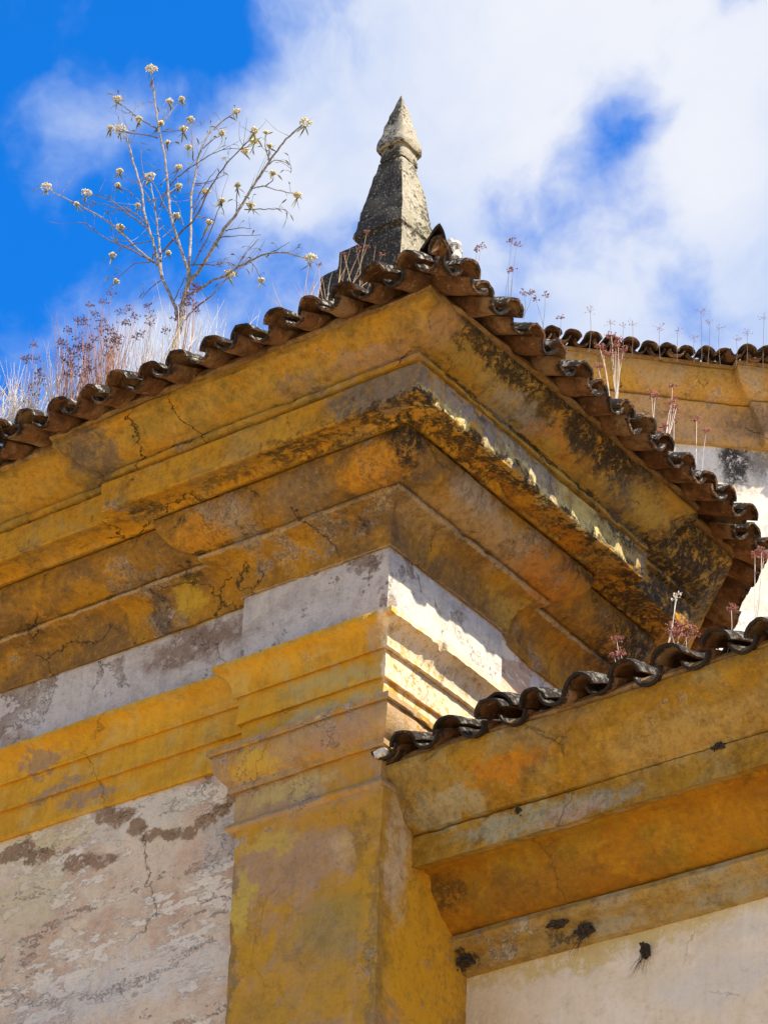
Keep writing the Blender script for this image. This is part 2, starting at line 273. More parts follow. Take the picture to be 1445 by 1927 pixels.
FARC = plaster('far_ochre_cornice_plaster', (.46, .27, .05), (.45, .24, .05), (.42, .28, .14), peel=(.36, .24, .15), peel_thr=.6, mold=.0, grime=.3, cracks=1.0, seed=20.2, big=1.3, peelscale=1.6, blobs=[
    ((-5.0, 11.1, 9.25), (2.5, 2.5, .18), (.40, .265, .16), .8, .5), ((-4.5, 11.5, 9.3), (.35, .35, .14), (.13, .10, .075), .75, .6)])
FARW = plaster('far_white_wall_plaster', (.72, .66, .55), (.68, .60, .46), (.74, .70, .62), mold=-.6, grime=.15, cracks=.2, seed=22.2, bright=(.78, .70, .58), contrast=.45, speck=.4, big=1.8, streak=.1, blobs=[
    ((-4.72, 11.55, 8.93), (.17, .17, .30), BLACK, .97, .5), ((-4.55, 11.72, 8.95), (.12, .12, .2), (.03, .03, .03), .7, .5)])


def stone_mat():
    mat, T = newmat('lichened_grey_stone')
    P = T.vmath('SUBTRACT', T.node('ShaderNodeNewGeometry').outputs['Position'], (0, 0, G))
    med = T.noise(P, 14, 9, .75, .4); fine = T.noise(P, 60, 8, .8); lrg = T.noise(P, 4.5, 6, .65)
    col = T.mix(T.step(med, .38, .62), (.32, .28, .20), (.50, .44, .31))
    col = T.mix(T.step(lrg, .45, .6, (0, .5)), col, (.33, .29, .14))
    # black crust on the faces turned away from +x, thickest low down
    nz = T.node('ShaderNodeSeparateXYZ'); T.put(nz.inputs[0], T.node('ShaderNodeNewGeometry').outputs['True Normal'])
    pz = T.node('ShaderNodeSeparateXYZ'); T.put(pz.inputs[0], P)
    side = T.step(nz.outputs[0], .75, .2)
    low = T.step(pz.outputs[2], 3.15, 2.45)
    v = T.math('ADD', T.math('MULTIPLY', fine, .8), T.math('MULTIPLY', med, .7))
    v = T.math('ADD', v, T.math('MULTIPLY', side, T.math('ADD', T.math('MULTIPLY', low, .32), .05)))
    v = T.math('ADD', v, T.math('MULTIPLY', T.math('SUBTRACT', lrg, .5), .5))
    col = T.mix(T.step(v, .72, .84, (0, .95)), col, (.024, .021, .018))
    sp = T.noise(T.vmath('ADD', P, (4, 4, 4)), 75, 6, .8)
    col = T.mix(T.step(sp, .55, .63, (0, .75)), col, (.52, .46, .34))
    h = T.math('ADD', T.math('MULTIPLY', fine, .7), T.math('MULTIPLY', med, .7))
    finish(T, mat, col, .9, h, .014)
    return mat


def tile_mat(name, dark):
    mat, T = newmat(name)
    geo = T.node('ShaderNodeNewGeometry'); tc = T.node('ShaderNodeTexCoord').outputs['Object']
    P = geo.outputs['Position']
    rnd = T.node('ShaderNodeObjectInfo').outputs['Random']
    med = T.noise(P, 13, 8, .7, .3); fine = T.noise(P, 60, 7, .75); lrg = T.noise(P, 4, 5, .6)
    col = T.mix(rnd, (.17, .078, .036), (.28, .14, .065))
    col = T.mix(T.step(med, .42, .62, (0, .85)), col, (.10, .05, .028))
    col = T.mix(T.step(lrg, .5, .62, (0, .55)), col, (.40, .27, .15))
    col = T.mix(T.step(T.noise(P, 24, 9, .75), .56, .66, (0, .75)), col, (.44, .30, .18))
    s = T.node('ShaderNodeSeparateXYZ'); T.put(s.inputs[0], tc)
    # weather crust: black with pale lichen on the outer end and on the exposed backs
    endm = T.math('ADD', T.step(s.outputs[1], .085, .0, (0, .44)), T.math('MULTIPLY', T.math('SUBTRACT', fine, .5), .9))
    ng = T.node('ShaderNodeSeparateXYZ'); T.put(ng.inputs[0], geo.outputs['True Normal'])
    up = T.step(ng.outputs[2], -.05, .25)
    crust = T.math('ADD', T.math('ADD', endm, T.math('MULTIPLY', up, .55 + dark * .2)), T.math('MULTIPLY', T.math('SUBTRACT', med, .5), .9))
    col = T.mix(T.step(crust, .30 - dark * .12, .46 - dark * .12, (0, .95)), col, (.028, .024, .02))
    lich = T.math('MULTIPLY', T.step(T.noise(T.vmath('ADD', P, (3, 2, 1)), 26, 9, .75, .3), .52, .58), T.math('MULTIPLY', up, .75 - .35 * dark))
    col = T.mix(lich, col, T.mix(T.step(fine, .4, .6), (.36, .34, .28), (.62, .58, .50)))
    col = T.mix(T.step(T.noise(T.vmath('ADD', P, (1, 7, 5)), 10, 10, .8), .60 - dark * .05, .70, (0, .8)), col, BLACK)
    g2 = T.noise(T.vmath('ADD', P, (4, 1, 2)), 34, 8, .8)
    col = T.mix(T.step(g2, .50, .38, (0, .8)), col, T.mix(.4, col, (.03, .02, .012)))
    h = T.math('ADD', T.math('MULTIPLY', fine, .6), T.math('MULTIPLY', T.math('ADD', med, g2), .7))
    finish(T, mat, col, .97, h, .014, spec=.08)
    return mat


def simple(name, c1, c2, scale=30, rough=.8, bump=.002, trans=0):
    mat, T = newmat(name)
    P = T.node('ShaderNodeNewGeometry').outputs['Position']
    n = T.noise(P, scale, 5, .65)
    finish(T, mat, T.mix(T.step(n, .38, .62), c1, c2), rough, n, bump)
    return mat


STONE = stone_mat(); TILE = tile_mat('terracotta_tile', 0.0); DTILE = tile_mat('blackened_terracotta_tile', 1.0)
MORTAR = plaster('lime_mortar', (.25, .15, .06), (.20, .11, .045), (.30, .20, .10), mold=.5, grime=.5, cracks=.3, seed=30, contrast=1.0)
BARK = simple('pale_dry_bark', (.36, .31, .25), (.16, .13, .10), 60)
TWIG = simple('dry_twig', (.20, .16, .12), (.10, .075, .06), 50)
PETAL = simple('cream_flower', (.80, .74, .50), (.60, .50, .24), 90)
BRACT = simple('olive_bract', (.20, .21, .06), (.12, .10, .04), 60)
LEAF = simple('dry_leaf', (.16, .19, .05), (.20, .12, .06), 40)
STRAW = simple('straw_stalk', (.78, .70, .58), (.58, .48, .36), 20)
RUST = simple('rust_stalk', (.42, .22, .12), (.34, .17, .10), 20)
SEED = simple('red_brown_seed', (.30, .11, .07), (.17, .065, .05), 80)
SEEDP = simple('rose_seed', (.42, .17, .12), (.26, .09, .07), 80)
MUD = simple('dark_mud', (.06, .045, .03), (.025, .02, .016), 70, bump=.01)
GROUND = simple('pale_paving', (.50, .375, .20), (.43, .32, .17), .6)


# ------------------------------------------------------------ mesh helpers
def link(o):
    sc.collection.objects.link(o); return o


def tag(o, label=None, cat=None, group=None, kind=None):
    for k, v in (('label', label), ('category', cat), ('group', group), ('kind', kind)):
        if v: o[k] = v
    return o


def thing(name, loc, label, cat, group=None):
    o = link(bpy.data.objects.new(name, None)); o.empty_display_size = .2
    o.location = Vector(loc) + Vector((0, 0, G))
    return tag(o, label, cat, group)


def wpos(o):
    v = Vector(o.location)
    while o.parent: o = o.parent; v += Vector(o.location)
    return v


def mesh(name, verts, faces, mat, root=None, smooth=True, angle=38):
    """verts are given with z=0 at the frieze foot; stored relative to the parent"""
    off = wpos(root) if root else Vector((0, 0, 0))
    me = bpy.data.meshes.new(name)
    me.from_pydata([(v[0] - off.x, v[1] - off.y, v[2] + G - off.z) for v in verts], [], faces)
    me.update()
    if smooth:
        me.polygons.foreach_set('use_smooth', [True] * len(me.polygons))
        me.set_sharp_from_angle(angle=R(angle))
    me.materials.append(mat)
    o = link(bpy.data.objects.new(name, me))
    if root: o.parent = root
    return o


def offset_path(path, p):
    out = []
    n = len(path)
    for i in range(n):
        def nrm(a, b):
            d = (Vector(b) - Vector(a)).normalized(); return Vector((d.y, -d.x))
        if i == 0: v = Vector(path[0]) + nrm(path[0], path[1]) * p
        elif i == n - 1: v = Vector(path[-1]) + nrm(path[-2], path[-1]) * p
        else:
            n1 = nrm(path[i - 1], path[i]); n2 = nrm(path[i], path[i + 1])
            mv = (n1 + n2) / (1 + n1.dot(n2)); v = Vector(path[i]) + mv * p
        out.append(v)
    return out


def nz(v, s, k=0.0):
    return noise.noise(Vector(v) * s + Vector((k, k * 2.1, -k)))


def sweep(name, path, prof, mat, root, step=.022, pstep=.022, wob=.006, chip=.010, rough=.0026, k=0.0, lift=None):
    """run a moulding profile [(projection, height[, chipped edge])] along a wall line, uneven as hand-run plaster"""
    P = []
    for j, a in enumerate(prof):
        P.append((a[0], a[1], a[2] if len(a) > 2 else 0))
        if j < len(prof) - 1:
            b = prof[j + 1]; L = math.hypot(b[0] - a[0], b[1] - a[1]); n = max(1, int(L / pstep))
            n = min(n, 14)
            for q in range(1, n): P.append((a[0] + (b[0] - a[0]) * q / n, a[1] + (b[1] - a[1]) * q / n, 0))
    offs = [offset_path(path, a[0]) for a in P]
    S = []
    for i in range(len(path) - 1):
        L = (Vector(path[i + 1]) - Vector(path[i])).length
        n = min(260, max(2, int(L / step)))
        S += [(i, q / n) for q in range(n)]
    S.append((len(path) - 2, 1.0))
    verts = []
    np_ = len(P)
    for (i, t) in S:
        for j in range(np_):
            xy = offs[j][i].lerp(offs[j][i + 1], t)
            verts.append(Vector((xy.x, xy.y, P[j][1])))
    faces = []
    for s in range(len(S) - 1):
        for j in range(np_ - 1):
            a = s * np_ + j
            faces.append((a, a + np_, a + np_ + 1, a + 1))
    # displacement
    out = []
    for s, (i, t) in enumerate(S):
        d = (Vector(path[i + 1]) - Vector(path[i])).normalized(); nn = Vector((d.y, -d.x, 0))
        for j in range(np_):
            v = verts[s * np_ + j]
            low = nz(v, 1.6, 3 + k) * wob * 1.3
            lo2 = nz(v, 5.0, 7 + k) * wob * .45
            fi = nz(v, 28, 1 + k) * rough + nz(v, 70, 2 + k) * rough * .5
            dz = nz(v, 1.3, 11 + k) * wob + nz(v, 9, 5 + k) * wob * .25
            dp = low + lo2 + fi
            if P[j][2]:
                c = nz(v, 11, 4 + k) + .6 * nz(v, 34, 6 + k)
                if c > .22: dp -= (c - .22) * chip * 5 * P[j][2]
                dz += nz(v, 22, 8 + k) * chip * .22
            if lift: dz += lift(v)
            out.append(v + nn * dp + Vector((0, 0, dz)))
    return mesh(name, out, faces, mat, root)


def tube_geo(pts, rads, n=6, verts=None, faces=None):
    verts = [] if verts is None else verts; faces = [] if faces is None else faces
    base = len(verts); pts = [Vector(p) for p in pts]
    up = Vector((.3, .9, .2)).normalized()
    for i, p in enumerate(pts):
        d = (pts[min(i + 1, len(pts) - 1)] - pts[max(i - 1, 0)]).normalized()
        a = d.cross(up).normalized(); b = d.cross(a)
        for q in range(n):
            an = 2 * math.pi * q / n
            verts.append(p + (a * math.cos(an) + b * math.sin(an)) * rads[i])
    for i in range(len(pts) - 1):
        for q in range(n):
            A = base + i * n + q; B = base + i * n + (q + 1) % n
            faces.append((A, B, B + n, A + n))
    faces.append(tuple(base + q for q in range(n))[::-1]); faces.append(tuple(base + (len(pts) - 1) * n + q for q in range(n)))
    return verts, faces


def smoothpts(pts, n=4):
    """Catmull-Rom through the points"""
    pts = [Vector(p) for p in pts]; out = []
    for i in range(len(pts) - 1):
        p0 = pts[max(i - 1, 0)]; p1 = pts[i]; p2 = pts[i + 1]; p3 = pts[min(i + 2, len(pts) - 1)]
        for q in range(n):
            t = q / n
            out.append(.5 * ((2 * p1) + (p2 - p0) * t + (2 * p0 - 5 * p1 + 4 * p2 - p3) * t * t + (3 * p1 - p0 - 3 * p2 + p3) * t ** 3))
    out.append(pts[-1]); return out


def blobgeo(c, r, verts, faces, squash=1.0, rnd=.25):
    """small faceted bud"""
    c = Vector(c); b = len(verts)
    dirs = [(1, 0, 0), (-1, 0, 0), (0, 1, 0), (0, -1, 0), (0, 0, 1), (0, 0, -1)]
    rot = Matrix.Rotation(random.uniform(0, 6.28), 3, Vector((random.uniform(-1, 1), random.uniform(-1, 1), random.uniform(.1, 1))).normalized())
    for d in dirs:
        v = rot @ Vector(d); v.z *= squash
        verts.append(c + v * r * random.uniform(1 - rnd, 1 + rnd))
    for f in ((0, 2, 4), (2, 1, 4), (1, 3, 4), (3, 0, 4), (2, 0, 5), (1, 2, 5), (3, 1, 5), (0, 3, 5)):
        faces.append(tuple(b + i for i in f))


def leafgeo(c, d, L, wd, verts, faces, curl=.5):
    """narrow curled leaf as a thin folded ribbon"""
    c = Vector(c); d = Vector(d).normalized(); side = d.cross(Vector((random.uniform(-1, 1), random.uniform(-1, 1), .3))).normalized()
    nn = d.cross(side); b = len(verts); N = 4
    for i in range(N + 1):
        t = i / N; ww = wd * math.sin(math.pi * (.12 + .86 * t)) ; p = c + d * L * t + nn * L * curl * t * t + Vector((0, 0, -L * .5 * t * t))
        verts.extend([p - side * ww, p + nn * ww * .5, p + side * ww])
    for i in range(N):
        for q in range(2):
            a = b + i * 3 + q; faces.append((a, a + 3, a + 4, a + 1))

# ------------------------------------------------------------ courses of the plant stems
BR= [(16,[[-1.044,-0.42,1.536],[-1.043,-0.42,1.578],[-1.026,-0.42,1.729],[-1.013,-0.42,1.839],[-0.995,-0.42,1.976],[-0.993,-0.42,2.049]]),(11,[[-1.038,-0.42,1.748],[-1.073,-0.431,1.856],[-1.146,-0.442,2.025],[-1.18,-0.453,2.164],[-1.211,-0.464,2.274],[-1.265,-0.476,2.455],[-1.305,-0.487,2.647],[-1.36,-0.498,2.834],[-1.403,-0.509,2.97],[-1.423,-0.52,3.026]]),(7,[[-1.18,-0.453,2.127],[-1.353,-0.409,2.324],[-1.553,-0.366,2.566],[-1.719,-0.322,2.747],[-1.921,-0.278,2.945],[-2.146,-0.234,3.151],[-2.242,-0.19,3.251]]),(5,[[-1.202,-0.453,2.151],[-1.26,-0.491,2.204],[-1.343,-0.528,2.267],[-1.443,-0.565,2.345],[-1.546,-0.603,2.44],[-1.57,-0.64,2.441]]),(6,[[-1.242,-0.464,2.362],[-1.33,-0.435,2.472],[-1.461,-0.406,2.608],[-1.613,-0.376,2.778],[-1.778,-0.347,2.904]]),(4,[[-1.297,-0.435,2.45],[-1.423,-0.383,2.599],[-1.598,-0.332,2.746],[-1.767,-0.28,2.884],[-1.951,-0.229,2.99]]),(9,[[-1.151,-0.442,2.041],[-1.218,-0.39,2.25],[-1.301,-0.338,2.469],[-1.378,-0.286,2.69],[-1.47,-0.233,2.919]]),(10,[[-0.994,-0.42,2.027],[-1.004,-0.448,2.079],[-1.027,-0.476,2.175],[-1.054,-0.503,2.317],[-1.076,-0.531,2.488],[-1.094,-0.559,2.674],[-1.115,-0.587,2.849],[-1.133,-0.614,2.993],[-1.135,-0.642,3.115],[-1.129,-0.67,3.171]]),(4,[[-1.134,-0.587,2.891],[-1.296,-0.545,3.061],[-1.422,-0.503,3.203],[-1.524,-0.462,3.324],[-1.591,-0.42,3.412]]),(4,[[-1.132,-0.587,2.833],[-1.237,-0.598,2.897],[-1.326,-0.609,2.945],[-1.383,-0.62,2.975]]),(3,[[-1.108,-0.587,2.915],[-1.121,-0.553,3.014],[-1.132,-0.52,3.102]]),(3,[[-1.102,-0.587,2.928],[-1.119,-0.503,3.072],[-1.15,-0.42,3.199]]),(3,[[-1.107,-0.587,2.864],[-1.054,-0.553,2.866],[-1.023,-0.52,2.881]]),(9,[[-0.998,-0.42,2.051],[-1.035,-0.383,2.208],[-1.068,-0.345,2.366],[-1.11,-0.307,2.62],[-1.136,-0.27,2.841],[-1.149,-0.232,2.981],[-1.134,-0.195,3.11],[-1.1,-0.158,3.2],[-1.025,-0.12,3.274]]),(4,[[-1.19,-0.232,2.953],[-1.262,-0.17,3.154],[-1.339,-0.107,3.368]]),(3,[[-1.132,-0.232,3.005],[-1.086,-0.22,3.048],[-1.027,-0.207,3.069]]),(4,[[-1.346,-0.286,2.675],[-1.287,-0.276,2.811],[-1.19,-0.267,2.867],[-1.077,-0.258,2.916],[-0.976,-0.249,2.912],[-0.857,-0.239,2.877]]),(6,[[-1.209,-0.39,2.262],[-1.063,-0.442,2.286],[-0.917,-0.494,2.294],[-0.779,-0.546,2.393],[-0.624,-0.598,2.454],[-0.468,-0.65,2.482],[-0.397,-0.702,2.451]]),(3,[[-0.873,-0.239,2.876],[-0.696,-0.375,2.728],[-0.556,-0.512,2.602]]),(12,[[-0.992,-0.42,1.946],[-0.933,-0.409,2.031],[-0.875,-0.398,2.131],[-0.803,-0.387,2.241],[-0.756,-0.376,2.302],[-0.698,-0.364,2.403],[-0.653,-0.353,2.496],[-0.58,-0.342,2.622],[-0.49,-0.331,2.711],[-0.406,-0.32,2.771]]),(3,[[-0.587,-0.342,2.618],[-0.603,-0.358,2.698],[-0.596,-0.373,2.768]]),(3,[[-0.595,-0.342,2.613],[-0.567,-0.373,2.671]]),(3,[[-0.639,-0.353,2.505],[-0.599,-0.335,2.59],[-0.555,-0.317,2.613],[-0.491,-0.298,2.567],[-0.496,-0.28,2.528]]),(3,[[-0.665,-0.353,2.456],[-0.569,-0.396,2.394],[-0.443,-0.438,2.295],[-0.284,-0.48,2.165]]),(3,[[-0.698,-0.376,2.322],[-0.568,-0.405,2.256],[-0.468,-0.434,2.191],[-0.361,-0.464,2.114],[-0.323,-0.493,2.025]]),(3,[[-0.685,-0.376,2.346],[-0.661,-0.384,2.315],[-0.643,-0.393,2.319]]),(3,[[-0.555,-0.396,2.395],[-0.508,-0.4,2.416],[-0.506,-0.405,2.449]]),(3,[[-0.749,-0.376,2.306],[-0.748,-0.384,2.382],[-0.74,-0.393,2.474]]),(9,[[-0.994,-0.42,1.882],[-0.894,-0.442,1.87],[-0.802,-0.464,1.862],[-0.695,-0.487,1.84],[-0.604,-0.509,1.828],[-0.514,-0.531,1.823],[-0.424,-0.553,1.806],[-0.276,-0.576,1.751],[-0.17,-0.598,1.679],[-0.079,-0.62,1.601]]),(5,[[-0.997,-0.42,1.731],[-0.963,-0.387,1.81],[-0.892,-0.353,1.889],[-0.836,-0.32,1.988],[-0.808,-0.287,2.064],[-0.753,-0.253,2.172],[-0.724,-0.22,2.248]]),(3,[[-0.424,-0.553,1.809],[-0.36,-0.527,1.818],[-0.297,-0.5,1.869]]),(3,[[-0.514,-0.531,1.823],[-0.493,-0.509,1.785],[-0.47,-0.487,1.718]]),(3,[[-0.867,-0.32,2.001],[-0.781,-0.36,1.962]]),(4,[[-0.971,-0.42,2.054],[-0.91,-0.445,2.101],[-0.849,-0.47,2.147],[-0.764,-0.495,2.257],[-0.726,-0.52,2.295]]),(3,[[-0.893,-0.47,2.137],[-0.862,-0.46,2.203],[-0.862,-0.45,2.257]]),(3,[[-0.934,-0.494,2.316],[-0.906,-0.479,2.388],[-0.885,-0.464,2.449]]),(3,[[-1.154,-0.442,2.028],[-1.223,-0.438,2.0],[-1.285,-0.433,1.97]]),(3,[[-1.226,-0.453,2.164],[-1.385,-0.382,2.265],[-1.511,-0.311,2.325],[-1.644,-0.24,2.357]]),(3,[[-1.228,-0.464,2.289],[-1.358,-0.425,2.354],[-1.488,-0.386,2.396],[-1.578,-0.347,2.424]]),(3,[[-1.415,-0.286,2.752],[-1.474,-0.303,2.859],[-1.527,-0.321,2.901],[-1.6,-0.339,2.984]]),(3,[[-1.48,-0.286,2.764],[-1.527,-0.312,2.829],[-1.59,-0.339,2.889]]),(3,[[-1.39,-0.435,2.444],[-1.443,-0.432,2.484],[-1.476,-0.429,2.507]]),(3,[[-1.284,-0.476,2.494],[-1.329,-0.464,2.551],[-1.349,-0.453,2.582]]),(3,[[-1.054,-0.503,2.317],[-1.064,-0.47,2.377]]),(3,[[-1.195,-0.39,2.27],[-1.163,-0.402,2.227]]),(3,[[-1.1,-0.559,2.738],[-1.113,-0.531,2.809],[-1.137,-0.503,2.862]]),(3,[[-1.077,-0.531,2.488],[-1.105,-0.459,2.579],[-1.136,-0.387,2.655]]),(3,[[-1.036,-0.442,2.319],[-1.08,-0.439,2.46],[-1.152,-0.436,2.553],[-1.205,-0.433,2.609]]),(3,[[-1.121,-0.47,2.427],[-1.278,-0.43,2.704],[-1.386,-0.39,2.84],[-1.456,-0.35,3.071]]),(3,[[-1.027,-0.476,2.175],[-1.14,-0.464,2.334],[-1.217,-0.453,2.404]]),(3,[[-0.937,-0.494,2.362],[-0.885,-0.479,2.499],[-0.827,-0.464,2.574]]),(3,[[-0.947,-0.479,2.526],[-0.849,-0.467,2.506],[-0.77,-0.456,2.524]]),(3,[[-0.802,-0.387,2.225],[-0.721,-0.393,2.209],[-0.624,-0.4,2.156]]),(3,[[-0.844,-0.387,2.199],[-0.732,-0.393,2.162],[-0.56,-0.4,2.088]]),(3,[[-1.073,-0.431,1.856],[-1.044,-0.429,1.933],[-1.007,-0.427,2.006]]),(4,[[-0.984,-0.42,2.067],[-0.911,-0.42,2.044],[-0.818,-0.42,1.998],[-0.75,-0.42,1.984]])]
FL= [[-1.139,-0.67,3.231,0.0166],[-1.591,-0.42,3.415,0.0133],[-1.13,-0.52,3.117,0.01],[-1.14,-0.42,3.209,0.0089],[-1.312,-0.545,3.065,0.0111],[-1.118,-0.587,2.921,0.0094],[-1.363,-0.62,2.97,0.0177],[-1.434,-0.62,3.014,0.0078],[-1.34,-0.107,3.38,0.0105],[-1.02,-0.52,2.883,0.0111],[-1.015,-0.12,3.277,0.0111],[-1.028,-0.207,3.076,0.0111],[-0.388,-0.32,2.776,0.0172],[-0.398,-0.702,2.467,0.0111],[-0.553,-0.512,2.6,0.0122],[-0.84,-0.239,2.851,0.0122],[-0.567,-0.373,2.671,0.0083],[-0.596,-0.373,2.772,0.0066],[-1.288,-0.17,3.124,0.01],[-1.256,-0.267,2.909,0.0105],[-1.481,-0.233,2.968,0.0166],[-1.603,-0.339,2.989,0.0111],[-1.604,-0.339,2.898,0.0078],[-2.264,-0.19,3.272,0.0172],[-1.817,-0.347,2.933,0.0149],[-1.946,-0.278,2.96,0.0072],[-0.885,-0.464,2.455,0.0111],[-0.74,-0.393,2.481,0.0089],[-0.506,-0.405,2.449,0.0083],[-0.28,-0.48,2.16,0.0111],[-0.644,-0.393,2.316,0.01],[-0.726,-0.52,2.295,0.0094],[-1.064,-0.47,2.378,0.01],[-0.86,-0.45,2.26,0.01],[-1.476,-0.429,2.507,0.0111],[-1.136,-0.387,2.655,0.0089],[-1.158,-0.402,2.225,0.0078],[-1.586,-0.347,2.423,0.0105],[-0.781,-0.36,1.962,0.0155],[-0.469,-0.487,1.717,0.0094],[-0.065,-0.62,1.593,0.0166],[-1.643,-0.24,2.349,0.0089],[-1.349,-0.453,2.579,0.0072],[-1.137,-0.503,2.862,0.0066]]
NEAR= [([0.55,-0.115,1.493],[[0.524,-0.062,1.774],[0.51,-0.073,1.756]]),([0.5,0.206,1.524],[[0.49,0.244,2.017],[0.465,0.326,2.057],[0.457,0.309,1.9],[0.49,0.228,1.822]]),([0.55,0.268,1.542],[[0.592,0.204,1.637],[0.58,0.29,1.692]]),([0.5,0.506,1.643],[[0.527,0.487,1.827],[0.472,0.489,1.821]]),([0.6,0.495,1.534],[[0.604,0.512,1.67]]),([0.62,0.932,1.405],[[0.598,0.872,1.714],[0.587,0.923,1.707],[0.581,0.884,1.609]]),([0.6,1.012,1.428],[[0.571,1.023,1.891],[0.643,0.974,1.807],[0.633,0.964,1.756],[0.631,1.037,1.785],[0.63,1.003,1.715],[0.569,1.025,1.775]]),([0.62,1.328,1.442],[[0.601,1.35,1.721],[0.633,1.333,1.673]]),([0.6,1.482,1.473],[[0.623,1.522,1.853],[0.635,1.483,1.72],[0.638,1.53,1.72],[0.559,1.588,1.761],[0.611,1.567,1.805]]),([0.6,1.583,1.417],[[0.617,1.421,1.544],[0.601,1.411,1.513],[0.568,1.57,1.625],[0.597,1.575,1.689]]),([0.62,1.719,1.389],[[0.579,1.83,1.836]]),([0.62,1.806,1.356],[[0.663,1.779,1.71]])]
LOWW= [([1.103,0.2,-0.661],[[1.082,0.237,-0.436],[1.123,0.205,-0.537],[1.103,0.18,-0.551]]),([1.332,0.2,-0.68],[[1.389,0.241,-0.303],[1.401,0.207,-0.345]]),([1.382,0.22,-0.646],[[1.362,0.258,-0.447],[1.41,0.255,-0.459],[1.469,0.221,-0.514]]),([1.396,0.25,-0.635],[[1.39,0.241,-0.505],[1.419,0.26,-0.513],[1.469,0.243,-0.532],[1.371,0.216,-0.503]]),([1.313,0.2,-0.687],[[1.318,0.181,-0.637]]),([1.656,0.2,-0.703],[[1.663,0.231,-0.473]]),([1.776,0.22,-0.652],[[1.82,0.174,-0.279],[1.852,0.175,-0.276],[1.829,0.233,-0.265]])]
FARW_= [([-5.322,10.041,9.506],[[-5.315,10.044,9.965]]),([-5.186,10.177,9.514],[[-5.19,10.188,9.872]]),([-5.092,10.271,9.521],[[-5.112,10.281,9.873]]),([-5.041,10.322,9.522],[[-5.049,10.344,9.898]]),([-4.863,10.5,9.533],[[-4.87,10.515,9.896]]),([-4.746,10.617,9.538],[[-4.73,10.608,9.873]]),([-4.642,10.721,9.544],[[-4.633,10.725,9.821]]),([-4.585,10.778,9.549],[[-4.599,10.804,10.145]]),([-4.543,10.82,9.549],[[-4.536,10.854,10.03]]),([-4.468,10.895,9.555],[[-4.463,10.889,9.961]]),([-4.364,10.999,9.559],[[-4.359,11.021,9.869]]),([-4.295,11.068,9.563],[[-4.282,11.085,9.949]]),([-4.185,11.178,9.569],[[-4.156,11.187,10.13]])]
FINW= [([0.03,-0.5,1.371],[[0.105,-0.46,1.678]]),([0.06,-0.5,1.39],[[0.138,-0.455,1.684]]),([0.106,-0.5,1.402],[[0.023,-0.477,1.671]]),([-0.063,-0.5,1.378],[[-0.145,-0.454,1.692]]),([0.184,-0.5,1.386],[[0.305,-0.548,1.507]]),([0.138,-0.5,1.39],[[0.185,-0.521,1.7]])]

# ------------------------------------------------------------ ground
gv = [(-600, -600, -G), (600, -600, -G), (600, 600, -G), (-600, 600, -G)]
tag(mesh('ground', gv, [(0, 1, 2, 3)], GROUND, smooth=False), kind='structure')

# ------------------------------------------------------------ the corner building
corner = thing('church_building', (-.4, .5, -G), 'tall ochre and white church corner with stepped cornices, pilaster and tiled eave', 'building')
WALLP = [(-4, .07), (-.85, .07), (-.85, 0), (0, 0), (0, .927), (-.07, .927), (-.07, 1.78), (-3.07, 4.78)]
ARCHP = [(-4, .07), (-.85, .07), (-.85, 0), (0, 0), (0, 1.78), (-3.0, 4.78)]
core = [(-4, .14), (-.79, .14), (-.79, .04), (-.04, .04), (-.04, .96), (-.11, 1.76), (-3.11, 4.76), (-4, 4.76)]
n = len(core)
mesh('wall_core', [(x, y, -G) for x, y in core] + [(x, y, 1.2) for x, y in core],
     [(i, (i + 1) % n, (i + 1) % n + n, i + n) for i in range(n)] + [tuple(range(n, 2 * n))], WALL, corner, smooth=False)
sweep('wall', [(-4, .105), (-.79, .105)], [(0, -9.384), (0, -6), (0, -4), (0, -3)] + [(0, -3 + .03 * i) for i in range(1, 82)] + [(0, -.53)], WALL, corner, k=1, wob=.010, rough=.0025)
sweep('pilaster', [(-.808, .12), (-.808, 0), (.012, 0), (.012, .935)], [(0, -9.384), (0, -6), (0, -4), (0, -3)] + [(0, -3 + .03 * i, .35) for i in range(1, 68)] + [(0, -.955)], PIL, corner, k=2, wob=.008)
sweep('capital', [(-.85, .12), (-.85, 0), (0, 0), (0, .935)],
      [(-.03, -.536), (.075, -.538), (.09, -.543, .6), (.092, -.572, .8), (.085, -.577), (.070, -.572), (.071, -.582), (.075, -.60), (.066, -.65), (.043, -.692), (.012, -.724), (.014, -.735, .5),
       (.013, -.750, .5), (.006, -.755), (-.012, -.750), (-.012, -.90), (.0, -.910), (.013, -.922, .6), (.017, -.938, .6), (.004, -.955), (-.02, -.965), (-.032, -.99)], CAPITAL, corner, k=3, wob=.008, chip=.006)
sweep('architrave', ARCHP,
      [(-.03, -.083), (.083, -.092), (.094, -.098, .7), (.095, -.124, 1), (.072, -.134), (.042, -.160), (.024, -.20), (.018, -.236), (.020, -.246, .5), (.014, -.251), (-.004, -.247), (-.004, -.33),
       (.002, -.385, .5), (.0, -.393), (-.020, -.390), (-.021, -.47), (-.015, -.538, .4), (-.018, -.545), (-.045, -.542)], ARCH, corner, k=4, wob=.006, chip=.009)
sweep('frieze', WALLP, [(0, -.11), (0, -.02), (0, .06), (0, .14), (0, .22), (0, .30)], FRIEZE, corner, k=5, wob=.005, chip=.004)
sweep('bed_moulding', WALLP, [(-.03, .298), (.010, .294), (.018, .289, .8), (.022, .31, .4), (.030, .37), (.055, .43), (.10, .463), (.150, .476), (.165, .483, .8), (.166, .500, .6), (.13, .512)], BED, corner, k=6, wob=.007, chip=.008)
sweep('ovolo', WALLP, [(.12, .508), (.165, .511), (.215, .524), (.268, .554), (.303, .60), (.318, .645), (.318, .672), (.29, .688)], BED, corner, k=7, wob=.007)
